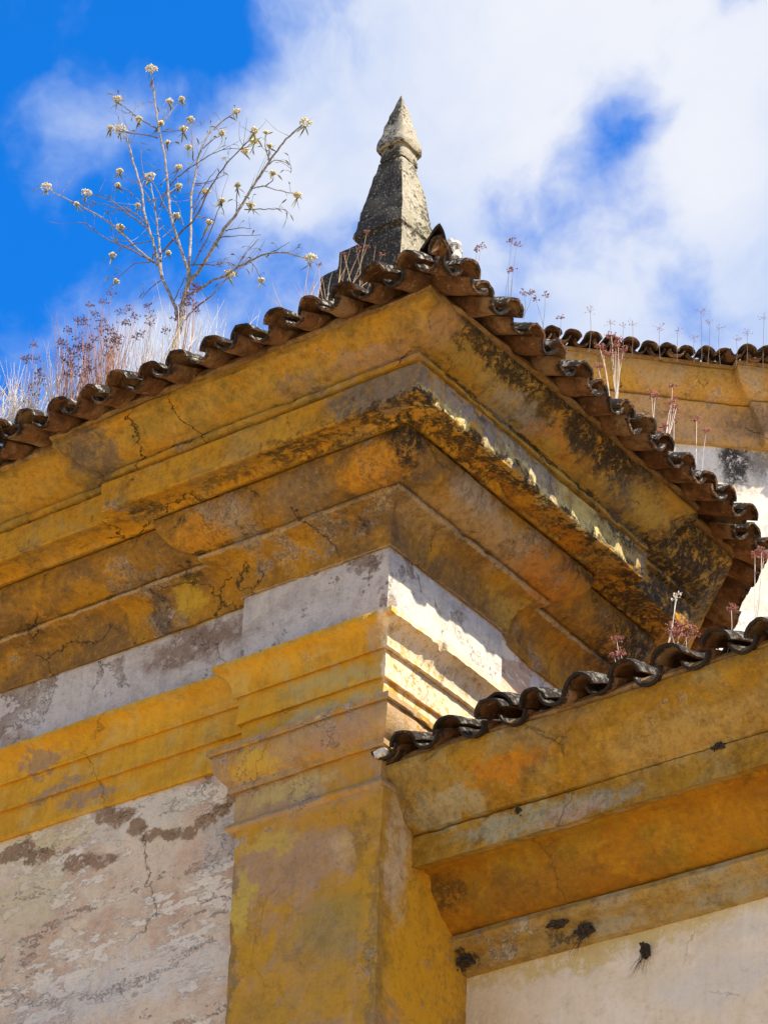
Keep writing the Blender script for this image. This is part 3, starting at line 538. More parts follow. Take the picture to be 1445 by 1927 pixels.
sweep('corona', WALLP, [(.29, .690), (.325, .686), (.330, .676), (.348, .672), (.356, .682), (.362, .694), (.375, .697), (.43, .694), (.47, .690), (.478, .684), (.500, .683), (.506, .688, .7), (.507, .76, .2), (.509, .842, .7), (.50, .848), (.475, .846), (.44, .86)], CORONA, corner, k=8, wob=.007, chip=.006)
def ss(t):
    t = max(0.0, min(1.0, t)); return t * t * (3 - 2 * t)


def lift(v):
    """the right-hand cornice rises a little along its length"""
    if v[0] < -v[1] - .05: return 0.0
    return .060 * max(0, min(1, (v[1] + .65) / 2.2)) * ss((v[2] - .895) / .14)


sweep('cyma', WALLP, [(.45, .862), (.490, .864), (.514, .870, .7), (.515, .893, .7), (.505, .899), (.488, .896), (.490, .907), (.505, .916), (.545, .922), (.583, .937), (.608, .960), (.628, .985), (.655, 1.005), (.685, 1.014, .7),
      (.692, 1.025, .3), (.693, 1.060, .5), (.65, 1.072)], CYMA, corner, k=9, wob=.009, chip=.008, lift=lift)


# ------------------------------------------------------------ tiles
def tile_bm(kind, seed, L=.44, r=.086, th=.014, ragged=.01):
    """one hand-made barrel tile: y runs up the roof from the outer end, x across, z up"""
    bm = bmesh.new(); rows = 7; seg = 10; rnd = random.Random(seed)
    g = {}
    asp = rnd.uniform(.86, 1.02); tw = rnd.uniform(-.03, .03)
    for s, rad in (('o', 0), ('i', -th)):
        for i in range(rows):
            t = i / (rows - 1)
            rr = (r * (1 - .13 * t) if kind == 'cover' else r * (.90 + .13 * t)) + rad
            for j in range(seg + 1):
                a = math.radians(8 + 164 * j / seg)
                x = rr * math.cos(a); z = rr * math.sin(a) * asp - .012
                y = L * t
                if i == 0: y += noise.noise(Vector((x * 22, seed * 3.1, 0))) * ragged * 1.6
                q = Vector((x, y, z))
                q += noise.noise_vector(Vector((x * 9, y * 7, seed * 1.7))) * .012 + noise.noise_vector(Vector((x * 36, y * 36, seed))) * .0028
                q.x += tw * t * .3
                if kind == 'pan': q.z = -q.z
                g[s, i, j] = bm.verts.new(q)
    def f(*v):
        bm.faces.new(v)
    for i in range(rows - 1):
        for j in range(seg):
            f(g['o', i, j], g['o', i, j + 1], g['o', i + 1, j + 1], g['o', i + 1, j])
            f(g['i', i, j], g['i', i + 1, j], g['i', i + 1, j + 1], g['i', i, j + 1])
    for i in (0, rows - 1):
        for j in range(seg): f(g['o', i, j], g['i', i, j], g['i', i, j + 1], g['o', i, j + 1])
    for j in (0, seg):
        for i in range(rows - 1): f(g['o', i, j], g['o', i + 1, j], g['i', i + 1, j], g['i', i, j])
    bmesh.ops.recalc_face_normals(bm, faces=bm.faces)
    return bm


def bm_mesh(bm, name, mat):
    me = bpy.data.meshes.new(name); bm.to_mesh(me); bm.free()
    me.polygons.foreach_set('use_smooth', [True] * len(me.polygons)); me.set_sharp_from_angle(angle=R(45))
    me.materials.append(mat); return me


NV = 7
TM = {(k, v, mt.name): bm_mesh(tile_bm(k, v + (20 if k == 'pan' else 0)), k + '_tile', mt) for k in ('cover', 'pan') for v in range(NV) for mt in (TILE, DTILE)}


def lay_tiles(path, pe, zr, pitch, spacing, root, mat, segs, hips=(), courses=2, scale=1.0, phase=None, rj=1.0, seed=1, zfun=None, cover_lift=.004):
    rnd = random.Random(seed); off = offset_path(path, pe); count = 0
    c, s = math.cos(R(pitch)), math.sin(R(pitch))
    ro = wpos(root)
    for i in segs:
        a, b = off[i], off[i + 1]; L = (b - a).length; d = (b - a).normalized(); nn = Vector((d.y, -d.x))
        X = Vector((d.x, d.y, 0)); Y = Vector((-nn.x * c, -nn.y * c, s)); Z = X.cross(Y)
        cnt = max(1, round(L / spacing)); sp = L / cnt if phase is None else spacing
        for kind in ('pan', 'cover'):
            for q in range(cnt + (1 if kind == 'cover' else 0) + (1 if phase is not None else 0)):
                t = ((q + .5) * sp if kind == 'pan' else q * sp) if phase is None else (q * sp + phase + (sp / 2 if kind == 'cover' else 0))
                if t < -.05 or t > L + .05: continue
                if phase is None and kind == 'cover' and ((q == 0 and i not in hips and i - 1 not in hips and i != segs[0]) ): continue
                for k in range(courses):
                    o = Vector((a.x + d.x * t, a.y + d.y * t, zr)) + Vector((-nn.x, -nn.y, 0)) * (k * .31 * scale) + Vector((0, 0, k * (.31 * scale * s / c + .016)))
                    o += X * rnd.uniform(-.009, .009) * rj + Vector((nn.x, nn.y, 0)) * rnd.uniform(-.02, .02) * rj + Vector((0, 0, rnd.uniform(-.007, .007) * rj + (cover_lift if kind == 'cover' else 0)))
                    if zfun: o.z += zfun(o)
                    M = Matrix((X, Y, Z)).transposed().to_4x4()
                    M = Matrix.Translation(o + Vector((0, 0, G))) @ M @ Matrix.Rotation(R(rnd.uniform(-2.6, 2.6) * rj), 4, 'Z') @ Matrix.Rotation(R(rnd.uniform(-3, 3) * rj), 4, 'Y') @ Matrix.Rotation(R(rnd.uniform(-2, 2) * rj), 4, 'X') @ Matrix.Scale(scale, 4)
                    me = TM[kind, rnd.randrange(NV), mat.name]
                    cut = []
                    for hc in (i, i + 1):
                        if (hc - 1) in hips:
                            v = Vector(off[hc]) - Vector(path[hc]); v.normalize()
                            pn = Vector((v.y, -v.x, 0)); sgn = 1 if hc == i + 1 else -1
                            if pn.dot(X) < 0: pn = -pn
                            pn *= sgn
                            # signed distance of the tile's far end past the hip
                            dist = max((M @ Vector((xx, yy, 0)) - Vector((path[hc][0], path[hc][1], 0))).dot(pn) for xx in (-.1, .1) for yy in (0, .44))
                            if dist > 0: cut.append((Vector((path[hc][0], path[hc][1], 0)), pn))
                    if cut:
                        bm = bmesh.new(); bm.from_mesh(me); Mi = M.inverted()
                        for co, pn in cut:
                            lc = Mi @ co; ln = (Mi.to_3x3() @ pn).normalized() if scale == 1 else (M.to_3x3().transposed() @ pn).normalized()
                            bmesh.ops.bisect_plane(bm, geom=bm.verts[:] + bm.edges[:] + bm.faces[:], plane_co=lc, plane_no=ln, clear_outer=True)
                        if len(bm.faces) < 12: bm.free(); continue
                        me = bm_mesh(bm, kind + '_tile', mat)
                    ob = link(bpy.data.objects.new('roof_tile', me)); ob.parent = root
                    M.translation = M.translation - ro
                    ob.matrix_local = M
                    count += 1
    return count


# roof of the corner building: mortar bed with the tiles on it
pe, zr = .880, 1.070
bed = [(.64, 1.060), (.694, 1.064), (.704, 1.080), (.69, 1.110), (.5, 1.19), (.2, 1.31), (-.1, 1.43), (-.36, 1.535)]
roof = sweep('roof', WALLP, bed, MORTAR, corner, k=10, wob=.014, rough=.014, lift=lift)
sag = lambda o: noise.noise(Vector((o.x * .9, o.y * .9, 5.0))) * .018 + lift(o) + .0 * math.exp(-((o.x - .88) ** 2 + (o.y + .88) ** 2) / .35)
lay_tiles(WALLP, pe, zr, 22, .190, roof, TILE, [0, 2, 3, 5, 6], hips=(2, 5), courses=2, scale=.85, seed=5, rj=1.15, zfun=sag)


PLUGM = None


def rough_lump(name, c, r, mat, root, seed=0, sub=3, amp=.35, fr=9):
    bm = bmesh.new(); bmesh.ops.create_icosphere(bm, subdivisions=sub, radius=1)
    vs = []
    for v in bm.verts:
        p = Vector((v.co.x * r[0], v.co.y * r[1], v.co.z * r[2]))
        p *= 1 + amp * noise.noise(v.co * 1.7 + Vector((seed, 0, 0))) + amp * .5 * noise.noise(v.co * 4.2 + Vector((0, seed, 0)))
        vs.append(p + Vector(c))
    bm.verts.index_update(); fs = [tuple(x.index for x in f.verts) for f in bm.faces]; bm.free()
    return mesh(name, vs, fs, mat, root)


PLUG = plaster('mortar_plug_lime', (.50, .46, .38), (.26, .22, .16), (.62, .58, .50), mold=.8, grime=.6, cracks=0, seed=40)
k_ = 0
for ob in list(roof.children):
    if ob.name.startswith('roof_tile') and 'cover' in ob.data.name and random.random() < .30:
        mw = Matrix.Translation(wpos(roof)) @ ob.matrix_local
        p = mw @ Vector((random.choice((-1, 1)) * random.uniform(.035, .075), random.uniform(.03, .09), random.uniform(-.01, .02)))
        if random.random() < .75: k_ += 1; rough_lump('mortar_plug', (p.x, p.y, p.z - G), (random.uniform(.012, .026), random.uniform(.02, .035), random.uniform(.008, .018)), PLUG, roof, k_, sub=2, amp=.6)


# the ridge tile riding up at the corner, with its mortar lump
def hip_tile(p0, p1, wd, hgt, mat, root, name='ridge_tile'):
    p0, p1 = Vector(p0), Vector(p1); d = (p1 - p0).normalized(); sd = d.cross(Vector((0, 0, 1))).normalized(); up = sd.cross(d)
    vs, fs = [], []; rows, seg = 7, 12
    for layer in (0, 1):
        for i in range(rows):
            t = i / (rows - 1); c = p0.lerp(p1, t)
            for j in range(seg + 1):
                u = j / seg * 2 - 1
                hh = (1 - abs(u) ** 1.35) * hgt * (1 - .15 * t) * (1 if not layer else .86); ww = wd * u * (1 - .1 * t) * (1 if not layer else .87)
                q = c + sd * ww + up * hh
                if i == 0: q -= d * (hh * .22)
                q += noise.noise_vector(q * 14) * .012
                vs.append(q)
    N = rows * (seg + 1)
    for i in range(rows - 1):
        for j in range(seg):
            a = i * (seg + 1) + j
            fs.append((a, a + 1, a + seg + 2, a + seg + 1)); fs.append((N + a, N + a + seg + 1, N + a + seg + 2, N + a + 1))
    for j in range(seg): fs.append((j, N + j, N + j + 1, j + 1))
    return mesh(name, vs, fs, mat, root)


hip_tile((.78, -.78, 1.185), (.46, -.46, 1.30), .070, .13, DTILE, roof)
hip_tile((.47, -.47, 1.31), (.14, -.14, 1.43), .09, .13, DTILE, roof)
rough_lump('mortar_lump', (.775, -.65, 1.25), (.05, .045, .075), simple('pale_lichened_mortar', (.62, .58, .50), (.12, .10, .08), 34, bump=.01), roof, 3)

# ------------------------------------------------------------ lower building at the right
side = thing('side_building', (1.5, 2.0, -G), 'lower cream walled wing with ochre cove cornice and black-edged tile eave, butting the tall corner', 'building')
LP = [(-.04, .67), (4.4, .67)]
sweep('wall', LP, [(0, -9.384), (0, -6), (0, -4), (0, -3)] + [(0, -3 + .04 * i) for i in range(1, 34)] + [(0, -1.60)], LOWWALL, side, k=21, wob=.006, rough=.001)
sweep('bead', LP, [(-.01, -1.625), (.035, -1.615), (.05, -1.59, .4), (.055, -1.556), (.072, -1.546), (.112, -1.527), (.128, -1.497), (.118, -1.468), (.07, -1.455)], LOWBED, side, k=22, wob=.007)
sweep('cove', LP, [(.06, -1.466), (.13, -1.452), (.20, -1.41), (.26, -1.34), (.292, -1.268), (.30, -1.247), (.338, -1.245), (.348, -1.232), (.38, -1.225)], LOWCOVE, side, k=23, wob=.006)
sweep('corona', LP, [(.34, -1.228), (.366, -1.232), (.372, -1.247), (.418, -1.252), (.430, -1.260, .8), (.432, -1.19, .2), (.434, -1.115, .7), (.40, -1.10)], LOWCYMA, side, k=24, wob=.006, chip=.007)
sweep('cyma', LP, [(.40, -1.106), (.447, -1.104), (.450, -1.09), (.472, -1.077), (.510, -1.045), (.542, -1.00), (.566, -.95), (.592, -.905), (.612, -.885, .6), (.622, -.86), (.62, -.83), (.56, -.815)], LOWCYMA, side, k=25, wob=.012)
lroof = sweep('roof', LP, [(.54, -.83), (.60, -.825), (.615, -.81), (.60, -.785), (.3, -.67), (-.2, -.47), (-1.0, -.15), (-2.4, .40)], MORTAR, side, k=26, wob=.006, rough=.006)
mesh('rear_wall', [(.05, 3.0, -G), (4.3, 3.0, -G), (4.3, .68, -G), (.05, 3.0, .10), (4.3, 3.0, .10), (4.3, .68, -.85)], [(0, 1, 4, 3), (1, 2, 5, 4)], LOWWALL, side, smooth=False)
lay_tiles([(-.04, .67), (4.4, .67)], .683, -.785, 22, .226, lroof, DTILE, [0], courses=3, seed=11, phase=.055, rj=1.4, cover_lift=.006, scale=.95)
# the odd tile slipped on top of its neighbour, and the slate of mortar at the start of the eave
for (x, y, z, rz, mt) in ((.60, .02, -.735, 4, DTILE), (-.005, .03, -.775, 0, DTILE)):
    me = TM['cover', 2, mt.name]; o = link(bpy.data.objects.new('roof_tile', me)); o.parent = lroof
    if x < 0: me = TM['pan', 3, mt.name]; o.data = me
    o.matrix_local = Matrix.Translation(Vector((x, y, z + G)) - wpos(lroof)) @ Matrix.Rotation(R(rz), 4, 'Z') @ Matrix.Rotation(R(22), 4, 'X')
MW = simple('clean_white_mortar', (.70, .65, .56), (.42, .34, .25), 45, bump=.006)
def slab(name, c, sx, sy, szz, mat, root, k=0):
    bm = bmesh.new(); bmesh.ops.create_cube(bm, size=1); bmesh.ops.subdivide_edges(bm, edges=bm.edges[:], cuts=4, use_grid_fill=True)
    vs = [Vector(c) + Vector((v.co.x * sx, v.co.y * sy, v.co.z * szz)) + noise.noise_vector(Vector((v.co.x * 3 + k, v.co.y * 3, v.co.z * 3))) * .008 for v in bm.verts]
    bm.verts.index_update(); fs = [tuple(x.index for x in f.verts) for f in bm.faces]; bm.free()
    return mesh(name, vs, fs, mat, root)
slab('mortar_fillet', (-.008, .008, -.790), .06, .04, .035, MW, lroof)

# ------------------------------------------------------------ the far wing
W0 = Vector((-5.107, 11.156)); u = Vector((1, 1)).normalized(); nn = Vector((1, -1)).normalized()
far = thing('nave_building', (*(W0 + u * 2 - nn * 3), -G), 'distant sunlit white wall with ochre cornice and tile eave, far right behind the corner', 'building')
FP = [tuple(W0 + u * a + nn * b) for a, b in ((-1.6, 0), (.86, 0), (.86, .10), (7, .10))]
FW = [tuple(W0 + u * a) for a in (-1.6, 7)]
sweep('wall', FW, [(0, -9.384), (0, 0), (0, 7)] + [(0, 7 + .1 * i) for i in range(1, 21)] + [(0, 9.13)], FARW, far, step=.08, k=31, wob=.02, rough=.004)
sweep('lower_cornice', FP, [(-.02, 9.095), (.055, 9.10, .6), (.062, 9.13, .4), (.085, 9.21), (.14, 9.30), (.20, 9.375), (.225, 9.40, .6), (.228, 9.42, .4), (.18, 9.435)], FARC, far, step=.04, pstep=.04, k=32, wob=.012)
sweep('upper_cornice', FP, [(.18, 9.437), (.24, 9.445), (.30, 9.475), (.345, 9.53), (.37, 9.60), (.385, 9.66), (.38, 9.70), (.3, 9.72)], FARC, far, step=.04, pstep=.04, k=33, wob=.012)
froof = sweep('roof', FP, [(.3, 9.70), (.40, 9.70), (.41, 9.73), (.2, 9.83), (-1, 10.3), (-3, 11.1)], MORTAR, far, step=.08, pstep=.3, k=34, wob=.006)
mesh('rear_wall', [(*(W0 + u * a + nn * b), z) for z in (-G, 10.2) for a, b in ((-1.6, -.05), (-1.6, -3), (7, -3), (7, .1))], [(0, 1, 5, 4), (1, 2, 6, 5), (2, 3, 7, 6)], FARW, far, smooth=False)
lay_tiles(FP, .50, 9.765, 22, .180, froof, TILE, [0, 2], courses=1, scale=1.02, seed=17, rj=1.2)


# ------------------------------------------------------------ stone pinnacle
def square_stack(name, rings, root, k=0, nside=9, amp=.006, cornerround=.12):
    """rings: (z, x0, x1, y0, y1); rounded square loops joined upwards with a weathered surface"""
    vs, fs = [], []; full = []
    for j, r in enumerate(rings):
        full.append(r)
        if j < len(rings) - 1:
            b = rings[j + 1]; m = max(1, int(abs(b[0] - r[0]) / .025))
            for q in range(1, m): full.append(tuple(r[i] + (b[i] - r[i]) * q / m for i in range(5)))
    for (z, x0, x1, y0, y1) in full:
        c = Vector(((x0 + x1) / 2, (y0 + y1) / 2)); hx, hy = (x1 - x0) / 2, (y1 - y0) / 2
        for s in range(4):
            for q in range(nside):
                t = q / nside * 2 - 1
                px, py = ((t, -1), (1, t), (-t, 1), (-1, -t))[s]
                l = math.hypot(px, py); f = 1 - cornerround * max(0, (l - 1.18)) * 1.2
                v = Vector((c.x + px * hx * f, c.y + py * hy * f, z))
                dv = Vector((px, py, 0)).normalized()
                dsp = nz(v, 7, k) * amp * 1.6 + nz(v, 26, k + 3) * amp + nz(v, 60, k + 5) * amp * .5
                if l > 1.25: dsp -= max(0, nz(v, 14, k + 9)) * amp * 3
                vs.append(v + dv * dsp + Vector((0, 0, nz(v, 12, k + 2) * amp)))
    N = 4 * nside
    for j in range(len(full) - 1):
        for q in range(N): fs.append((j * N + q, j * N + (q + 1) % N, (j + 1) * N + (q + 1) % N, (j + 1) * N + q))
    fs.append(tuple(range(N))[::-1]); fs.append(tuple((len(full) - 1) * N + q for q in range(N)))
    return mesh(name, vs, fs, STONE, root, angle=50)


X, Y = -.388, .475
fin = thing('stone_pinnacle', (X, Y, 1.60), 'weathered grey stone pinnacle with pointed cap and black crusted side, rising behind the roof corner', 'pinnacle')
def ring(z, h, ex=0, ey=0): return (z, X - h * 1.12 - ex, X + h * 1.12, Y - h * 1.12 - ey, Y + h * 1.12)
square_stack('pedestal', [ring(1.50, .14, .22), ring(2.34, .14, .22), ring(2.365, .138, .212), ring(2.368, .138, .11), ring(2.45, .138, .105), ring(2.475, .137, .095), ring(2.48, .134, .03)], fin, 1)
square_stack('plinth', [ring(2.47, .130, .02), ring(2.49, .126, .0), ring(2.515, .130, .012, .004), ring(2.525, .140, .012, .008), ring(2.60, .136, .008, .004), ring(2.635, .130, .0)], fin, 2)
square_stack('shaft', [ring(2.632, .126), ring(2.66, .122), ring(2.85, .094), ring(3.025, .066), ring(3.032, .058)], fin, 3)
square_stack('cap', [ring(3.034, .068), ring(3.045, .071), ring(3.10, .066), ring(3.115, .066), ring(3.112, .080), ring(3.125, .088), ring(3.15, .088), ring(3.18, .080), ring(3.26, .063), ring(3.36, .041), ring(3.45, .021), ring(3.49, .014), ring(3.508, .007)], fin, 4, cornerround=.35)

# ------------------------------------------------------------ shrub growing on the eave
shr = thing('flowering_shrub', (-.985, -.43, 1.36), 'bare pale branched shrub with small cream flower heads growing out of the left eave', 'shrub')
mn = True
for bi, (rad, pts) in enumerate(BR):
    pts = [Vector(p) for p in pts]
    if bi == 0: pts = [Vector((-.985, -.43, 1.36))] + pts[1:]
    for i in range(1, len(pts) - 1): pts[i] += Vector((random.uniform(-1, 1), random.uniform(-1, 1), random.uniform(-1, 1))) * .005
    sp = smoothpts(pts, 5)
    for i in range(1, len(sp) - 1):
        sp[i] = sp[i] + Vector((random.uniform(-1, 1), random.uniform(-1, 1), random.uniform(-1, 1))) * .0022
    r0 = rad * .00072 + .0010
    rads = [r0 * (1 - .62 * i / (len(sp) - 1)) * random.uniform(.9, 1.12) for i in range(len(sp))]
    if bi == 0: rads = [.0175 - .007 * i / (len(sp) - 1) for i in range(len(sp))]
    v, f = tube_geo(sp, rads, 6)
    # finer side shoots
    if bi and rad >= 4:
        for q in range(3 + len(sp) // 7):
            i = random.randrange(len(sp) // 4, len(sp) - 1); ax = (sp[min(i + 2, len(sp) - 1)] - sp[i - 1]).normalized()
            d = (ax + Vector((random.gauss(0, .6), random.gauss(0, .5), random.gauss(.1, .4)))).normalized(); L = random.uniform(.06, .19)
            c1 = sp[i] + d * L * .5 + Vector((random.gauss(0, .008), 0, random.gauss(0, .008))); e = sp[i] + d * L + Vector((0, 0, .02))
            pp = smoothpts([sp[i], c1, e], 4); tube_geo(pp, [.0015 - .0009 * z / (len(pp) - 1) for z in range(len(pp))], 4, v, f)
    # short side twigs with curled dry leaves
    lv, lf = [], []
    for q in range(len(sp) // 4 if rad < 12 else 1):
        i = random.randrange(len(sp) // 3, len(sp)); d = Vector((random.uniform(-1, 1), random.uniform(-1, 1), random.uniform(-.1, 1))).normalized()
        L = random.uniform(.02, .07); e = sp[i] + d * L
        tube_geo([sp[i], sp[i] + d * L * .5 + Vector((0, 0, .004)), e], [.0012, .001, .0007], 4, v, f)
        for z in range(random.randint(1, 2)): leafgeo(e, d + Vector((0, 0, -.6)), random.uniform(.018, .042), random.uniform(.0025, .0048), lv, lf, random.uniform(-.6, .6))
    br = mesh('trunk' if bi == 0 else 'branch', v, f, BARK if rad >= 7 else TWIG, shr)
    if lv: tag(mesh('dry_leaves', lv, lf, LEAF, br), kind='stuff')
for (x, y, z, s) in FL:
    v, f = [], []; c = Vector((x, y, z)); gv, gf = [], []
    s *= 1.9
    for q in range(int(24 + s * 1500)):
        d = Vector((random.gauss(0, 1), random.gauss(0, 1), abs(random.gauss(.3, .8)))).normalized()
        blobgeo(c + Vector((d.x * s, d.y * s, d.z * s * .75)) * random.uniform(.55, 1.05), random.uniform(.003, .0065), v, f)
    fh = mesh('flower_head', v, f, PETAL, shr, smooth=False)
    for q in range(9):
        d = Vector((random.gauss(0, 1), random.gauss(0, 1), -.2)).normalized()
        tube_geo([c - Vector((0, 0, s * 1.0)), c + d * s * .7], [.0011, .0008], 4, gv, gf)
    for q in range(random.randint(2, 5)): leafgeo(c - Vector((0, 0, s * .7)), (random.uniform(-1, 1), random.uniform(-1, 1), -.8), random.uniform(.02, .05), random.uniform(.003, .006), gv, gf, random.uniform(-.7, .7))
    mesh('bract', gv, gf, BRACT, fh, smooth=False)


# ------------------------------------------------------------ dry grass and seeding weeds on the roofs
def roofz(x, y):
    """tile crown height of the corner building's roof at the eave side"""
    p = max(-y, x if y > -x else -9)
    return 1.14 + (.895 - p) * .40 + lift((x, y, 1.2))


def blades(name, n, xr, yr, hr, mat, label, lean=.3, r=.0014, cross=.0, curve=.15):
    v, f = [], []; rnd = random.Random(name + str(n))
    for q in range(n):
        x = rnd.uniform(*xr); y = rnd.uniform(*yr); z = roofz(x, y) - .02; h = rnd.uniform(*hr)
        if isinstance(lean, tuple): lx = rnd.uniform(*lean)
        else: lx = rnd.gauss(0, lean)
        d = Vector((lx, rnd.gauss(0, .2), 1)).normalized(); bend = Vector((rnd.gauss(0, curve), rnd.gauss(0, curve), -.05))
        b = Vector((x, y, z)); pts = [b + d * h * t + bend * h * t * t for t in (0, .25, .5, .75, 1)]
        tube_geo(pts, [r * k for k in (1, .95, .85, .65, .3)], 4, v, f)
    o = mesh(name, v, f, mat); tag(o, label, 'grass', kind='stuff')
    o['group'] = 'dry grass on the corner building roof'
    return o


blades('dry_grass', 520, (-2.95, -1.62), (-.84, -.55), (.12, .40), STRAW, 'pale dry grass blades fanning out over the far left eave', lean=(-.75, .25), r=.0024)
blades('dry_grass', 85, (-2.2, -1.45), (-.82, -.5), (.26, .52), STRAW, 'taller thin straw stalks standing between the left grass and the shrub', lean=.08, r=.0016, curve=.05)
blades('dry_grass', 120, (-1.50, -1.12), (-.80, -.50), (.25, .60), RUST, 'dense rust coloured stalks standing just left of the shrub trunk', lean=.10, r=.0016, curve=.05)
blades('dry_grass', 150, (-1.06, -.62), (-.80, -.45), (.12, .44), STRAW, 'white crisscrossing dry stalks at the right foot of the shrub', lean=.30, r=.0016, curve=.10)
blades('dry_grass', 16, (-.45, .20), (-.70, -.40), (.10, .32), STRAW, 'few single thin straws between shrub and pinnacle', lean=.35, r=.0012, curve=.2)
blades('dry_grass', 26, (-.12, .30), (-.74, -.56), (.14, .34), simple('tan_straw', (.60, .40, .22), (.46, .30, .16), 20), 'tan dry grass in front of the black side of the pinnacle', lean=.28, r=.0018, curve=.12)


def seedhead(c, s, v, f, n=16, mat=0, red=True):
    """open umbel: fine rays each ending in a small capsule"""
    c = Vector(c)
    for q in range(n):
        d = Vector((random.gauss(0, .9), random.gauss(0, .9), random.uniform(-.1, 1.0))).normalized()
        e = c + d * s * random.uniform(.55, 1.15)
        tube_geo([c, c.lerp(e, .5) + Vector((0, 0, .002)), e], [.0009, .0007, .0006], 3, v, f)
        blobgeo(e, random.uniform(.0024, .0046), v, f, squash=1.5)
        if random.random() < .6: blobgeo(e + Vector((random.uniform(-1, 1), random.uniform(-1, 1), .6)) * .006, random.uniform(.002, .0035), v, f, squash=1.5)


def weed(name, root, heads, label, group, stem, seedmat, hs=.025, n=16, r=.0015, cat='weed', sc_=1.0):
    root = Vector(root); t = thing(name, root, label, cat, group)
    v, f = [], []
    for h in heads:
        h = Vector(h); mid = root.lerp(h, .5) + Vector((random.uniform(-1, 1), random.uniform(-1, 1), 0)) * .012 * sc_
        tube_geo(smoothpts([root + Vector((random.uniform(-1, 1), random.uniform(-1, 1), 0)) * .008, mid, h], 4), [r * (1 - .4 * q / 8) for q in range(9)], 5, v, f)
    mesh('stem', v, f, stem, t)
    for h in heads:
        v, f = [], []; seedhead(h, hs * random.uniform(.8, 1.2) * sc_, v, f, n)
        mesh('seed_head', v, f, seedmat, t, smooth=False)
    return t


ORD = 'first second third fourth fifth sixth seventh eighth ninth tenth eleventh twelfth thirteenth fourteenth fifteenth sixteenth'.split()


# seeding stalks left of and around the shrub
GL = 'seeding stalks beside the shrub'
SP = [(-2.33, .30), (-1.98, .43), (-1.93, .36), (-1.76, .45), (-1.70, .30), (-1.60, .44), (-1.55, .36), (-1.48, .40), (-1.42, .46), (-1.38, .50), (-1.33, .66), (-1.30, .54), (-1.27, .42), (-1.24, .58), (-1.20, .50),
      (-1.16, .44), (-1.12, .52), (-1.08, .40), (-.82, .34), (-.74, .44), (-.66, .38), (-1.35, .34), (-1.22, .34), (-1.45, .30)]
SP.sort(); cnt_ = {}
for i, (x, h) in enumerate(SP):
    y = random.uniform(-.80, -.55); z = roofz(x, y) - .02
    lab = ('lone seeding stalk standing over the pale grass at the far left' if x < -2.2 else 'purplish seeding stalk standing left of the dense rust stalks' if x < -1.5 else
           'purplish seeding stalk right of the shrub trunk' if x > -1.0 else 'purplish seeding stalk in the dense clump beside the shrub trunk')
    grp = ('' if x < -2.2 else 'seeding stalks left of the clump' if x < -1.5 else 'seeding stalks right of the shrub' if x > -1 else 'seeding stalks in the clump by the shrub')
    cnt_[grp] = cnt_.get(grp, 0) + 1
    if x >= -2.2: lab = lab.replace('purplish seeding stalk', ORD[cnt_[grp] - 1] + ' purplish seeding stalk from the left,')
    top = Vector((x + random.uniform(-.05, .05), y, z + h))
    hd = [top] + [Vector((x, y, z)).lerp(top, random.uniform(.55, .92)) + Vector((random.uniform(-.05, .05), random.uniform(-.04, .04), .0)) for q in range(random.randint(2, 4))]
    weed('seeding_weed', (x, y, z), hd, lab, grp, RUST, simple('purple_brown_seed', (.17, .08, .09), (.09, .045, .05), 80) if i == 0 else bpy.data.materials['purple_brown_seed'], hs=.030, n=13)
for i, (r_, h_) in enumerate(FINW):
    weed('seeding_weed', r_, h_, ['tallest', 'leftmost', 'second', 'farthest left leaning', 'rightmost', 'middle'][i] + ' of the small rust seed stalks before the pinnacle', 'seed stalks before the pinnacle', bpy.data.materials['tan_straw'], SEED, hs=.016, n=9)

NL = ['twin thin stalk with red seeds just right of the roof corner', 'tallest two-tiered seed stalk over the right eave near the corner', 'small forked seed stalk over the right eave, third from the corner', 'short forked seed stalk over the right eave, fourth from the corner',
      'short single seed stalk where the near eave meets the far roofline', 'looser red seed cluster left of the big one on the ochre far cornice', 'biggest red seed cluster, tall against the ochre far cornice', 'pair of small red seed heads before the pinkish band of the far cornice',
      'rust red clump of stacked seed heads before the far cornice', 'low spreading red seed clump at the right eave below the stacked one', 'thin red seed stalk rising before the shaded far wall', 'lowest thin red seed stalk rising before the far wall, nearest the jagged shadow']
for i, (r_, h_) in enumerate(NEAR):
    weed('seeding_weed', r_, h_, NL[i], 'seeding weeds on the right eave', STRAW if i > 4 else TWIG, SEEDP if i > 4 else SEED, hs=.026 if i > 4 else .020, n=22 if i > 4 else 11, r=.0018 if i > 4 else .0011)
LL = ['two small pink seed stalks at the left of the lower roof eave', 'very tall bare white stalk leaning right over the lower roof', 'dense pink seed head above the lower roof, upper of the cluster', 'broad pink seed cluster on the lower roof below the taller head', 'tiny pink seed stalk left of the broad pink cluster',
      'single pink seed stalk before the brown tile undersides', 'tall pink seed stalk at the right edge over the lower roof']
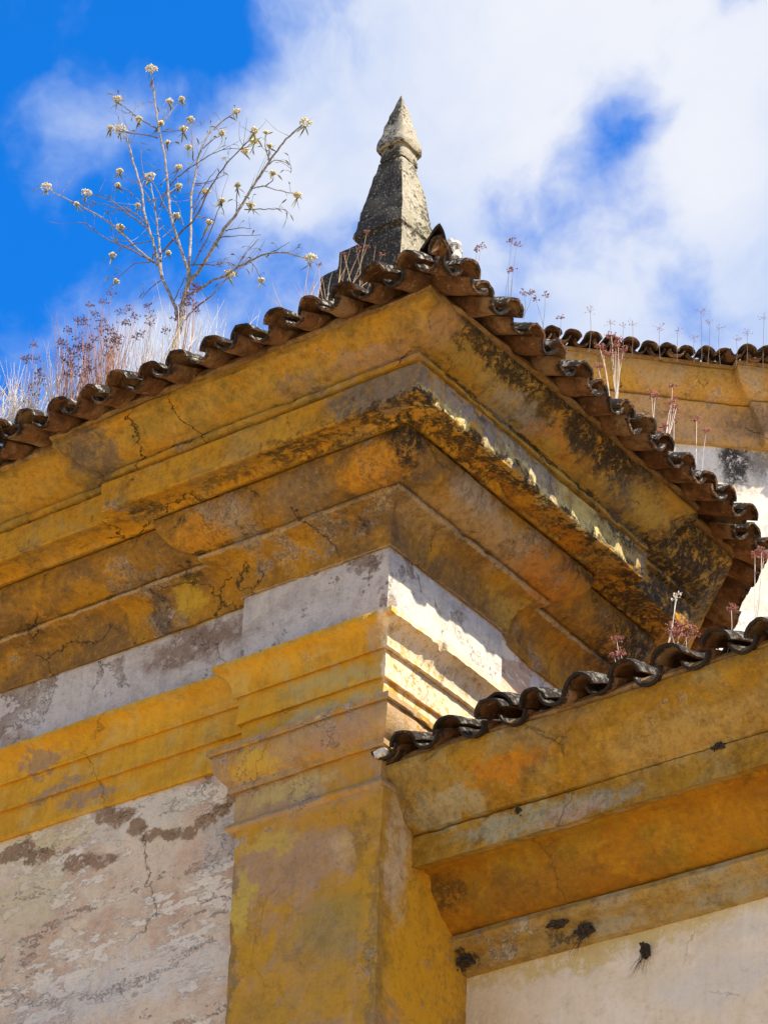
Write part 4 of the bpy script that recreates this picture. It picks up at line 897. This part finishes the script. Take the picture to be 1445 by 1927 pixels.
for i, (r_, h_) in enumerate(LOWW):
    weed('seeding_weed', r_, h_, LL[i], 'seeding weeds on the lower roof', STRAW, SEEDP if i != 1 else STRAW, hs=.026 if i != 1 else .016, n=26 if i != 1 else 9, r=.0022 if i in (1, 6) else .0015)
FWG = 'tiny seeding weeds along the far roof'
for i, (r_, h_) in enumerate(FARW_):
    weed('seeding_weed', r_, h_, ORD[i] + ' tiny dark weed from the left on the distant tile roof', FWG, TWIG, SEED, hs=.055, n=11, r=.0026, sc_=1.0)

# ------------------------------------------------------------ mud nests and cobwebs under the lower cornice
def nest(c, r, label, seed, tail=True):
    t = thing('mud_nest', c, label, 'nest')
    rough_lump('nest_body', c, r, MUD, t, seed, sub=4, amp=.8)
    for q in range(3): rough_lump('mud_crumb', Vector(c) + Vector((random.gauss(0, r[0] * .7), random.uniform(-.006, .004), random.gauss(-.01, r[2] * .6))), (.004, .004, .005), MUD, t, seed + q, sub=2, amp=.6)
    if tail:
        v, f = [], []; c = Vector(c)
        for q in range(16):
            e = c + Vector((random.gauss(-.05, .025), random.uniform(.0, .02), -random.uniform(.04, .13)))
            tube_geo([c + Vector((random.gauss(0, r[0] * .5), 0, random.gauss(0, r[2] * .4))), c.lerp(e, .5) + Vector((random.gauss(0, .008), 0, 0)), e], [.0010, .0007, .0004], 3, v, f)
        mesh('cobweb', v, f, MUD, t)
nest((.955, .650, -1.73), (.020, .030, .028), 'black cobwebbed nest on the cream wall, right of the others', 3)
nest((.68, .60, -1.585), (.034, .025, .028), 'dark nest with hanging cobweb under the bead of the lower cornice', 5)
nest((.57, .555, -1.545), (.045, .02, .014), 'flat dark nest smear left of the hanging one under the bead', 7, False)
nest((.055, .60, -1.575), (.034, .03, .022), 'dark nest in the corner where lower cornice meets the pilaster', 9, False)
nest((1.585, .232, -1.118), (.028, .02, .016), 'dark nest on the lower cornice fascia near the right edge', 11, False)
nest((.575, .232, -1.135), (.014, .012, .012), 'small round mud nest on the middle of the lower cornice fascia', 13, False)
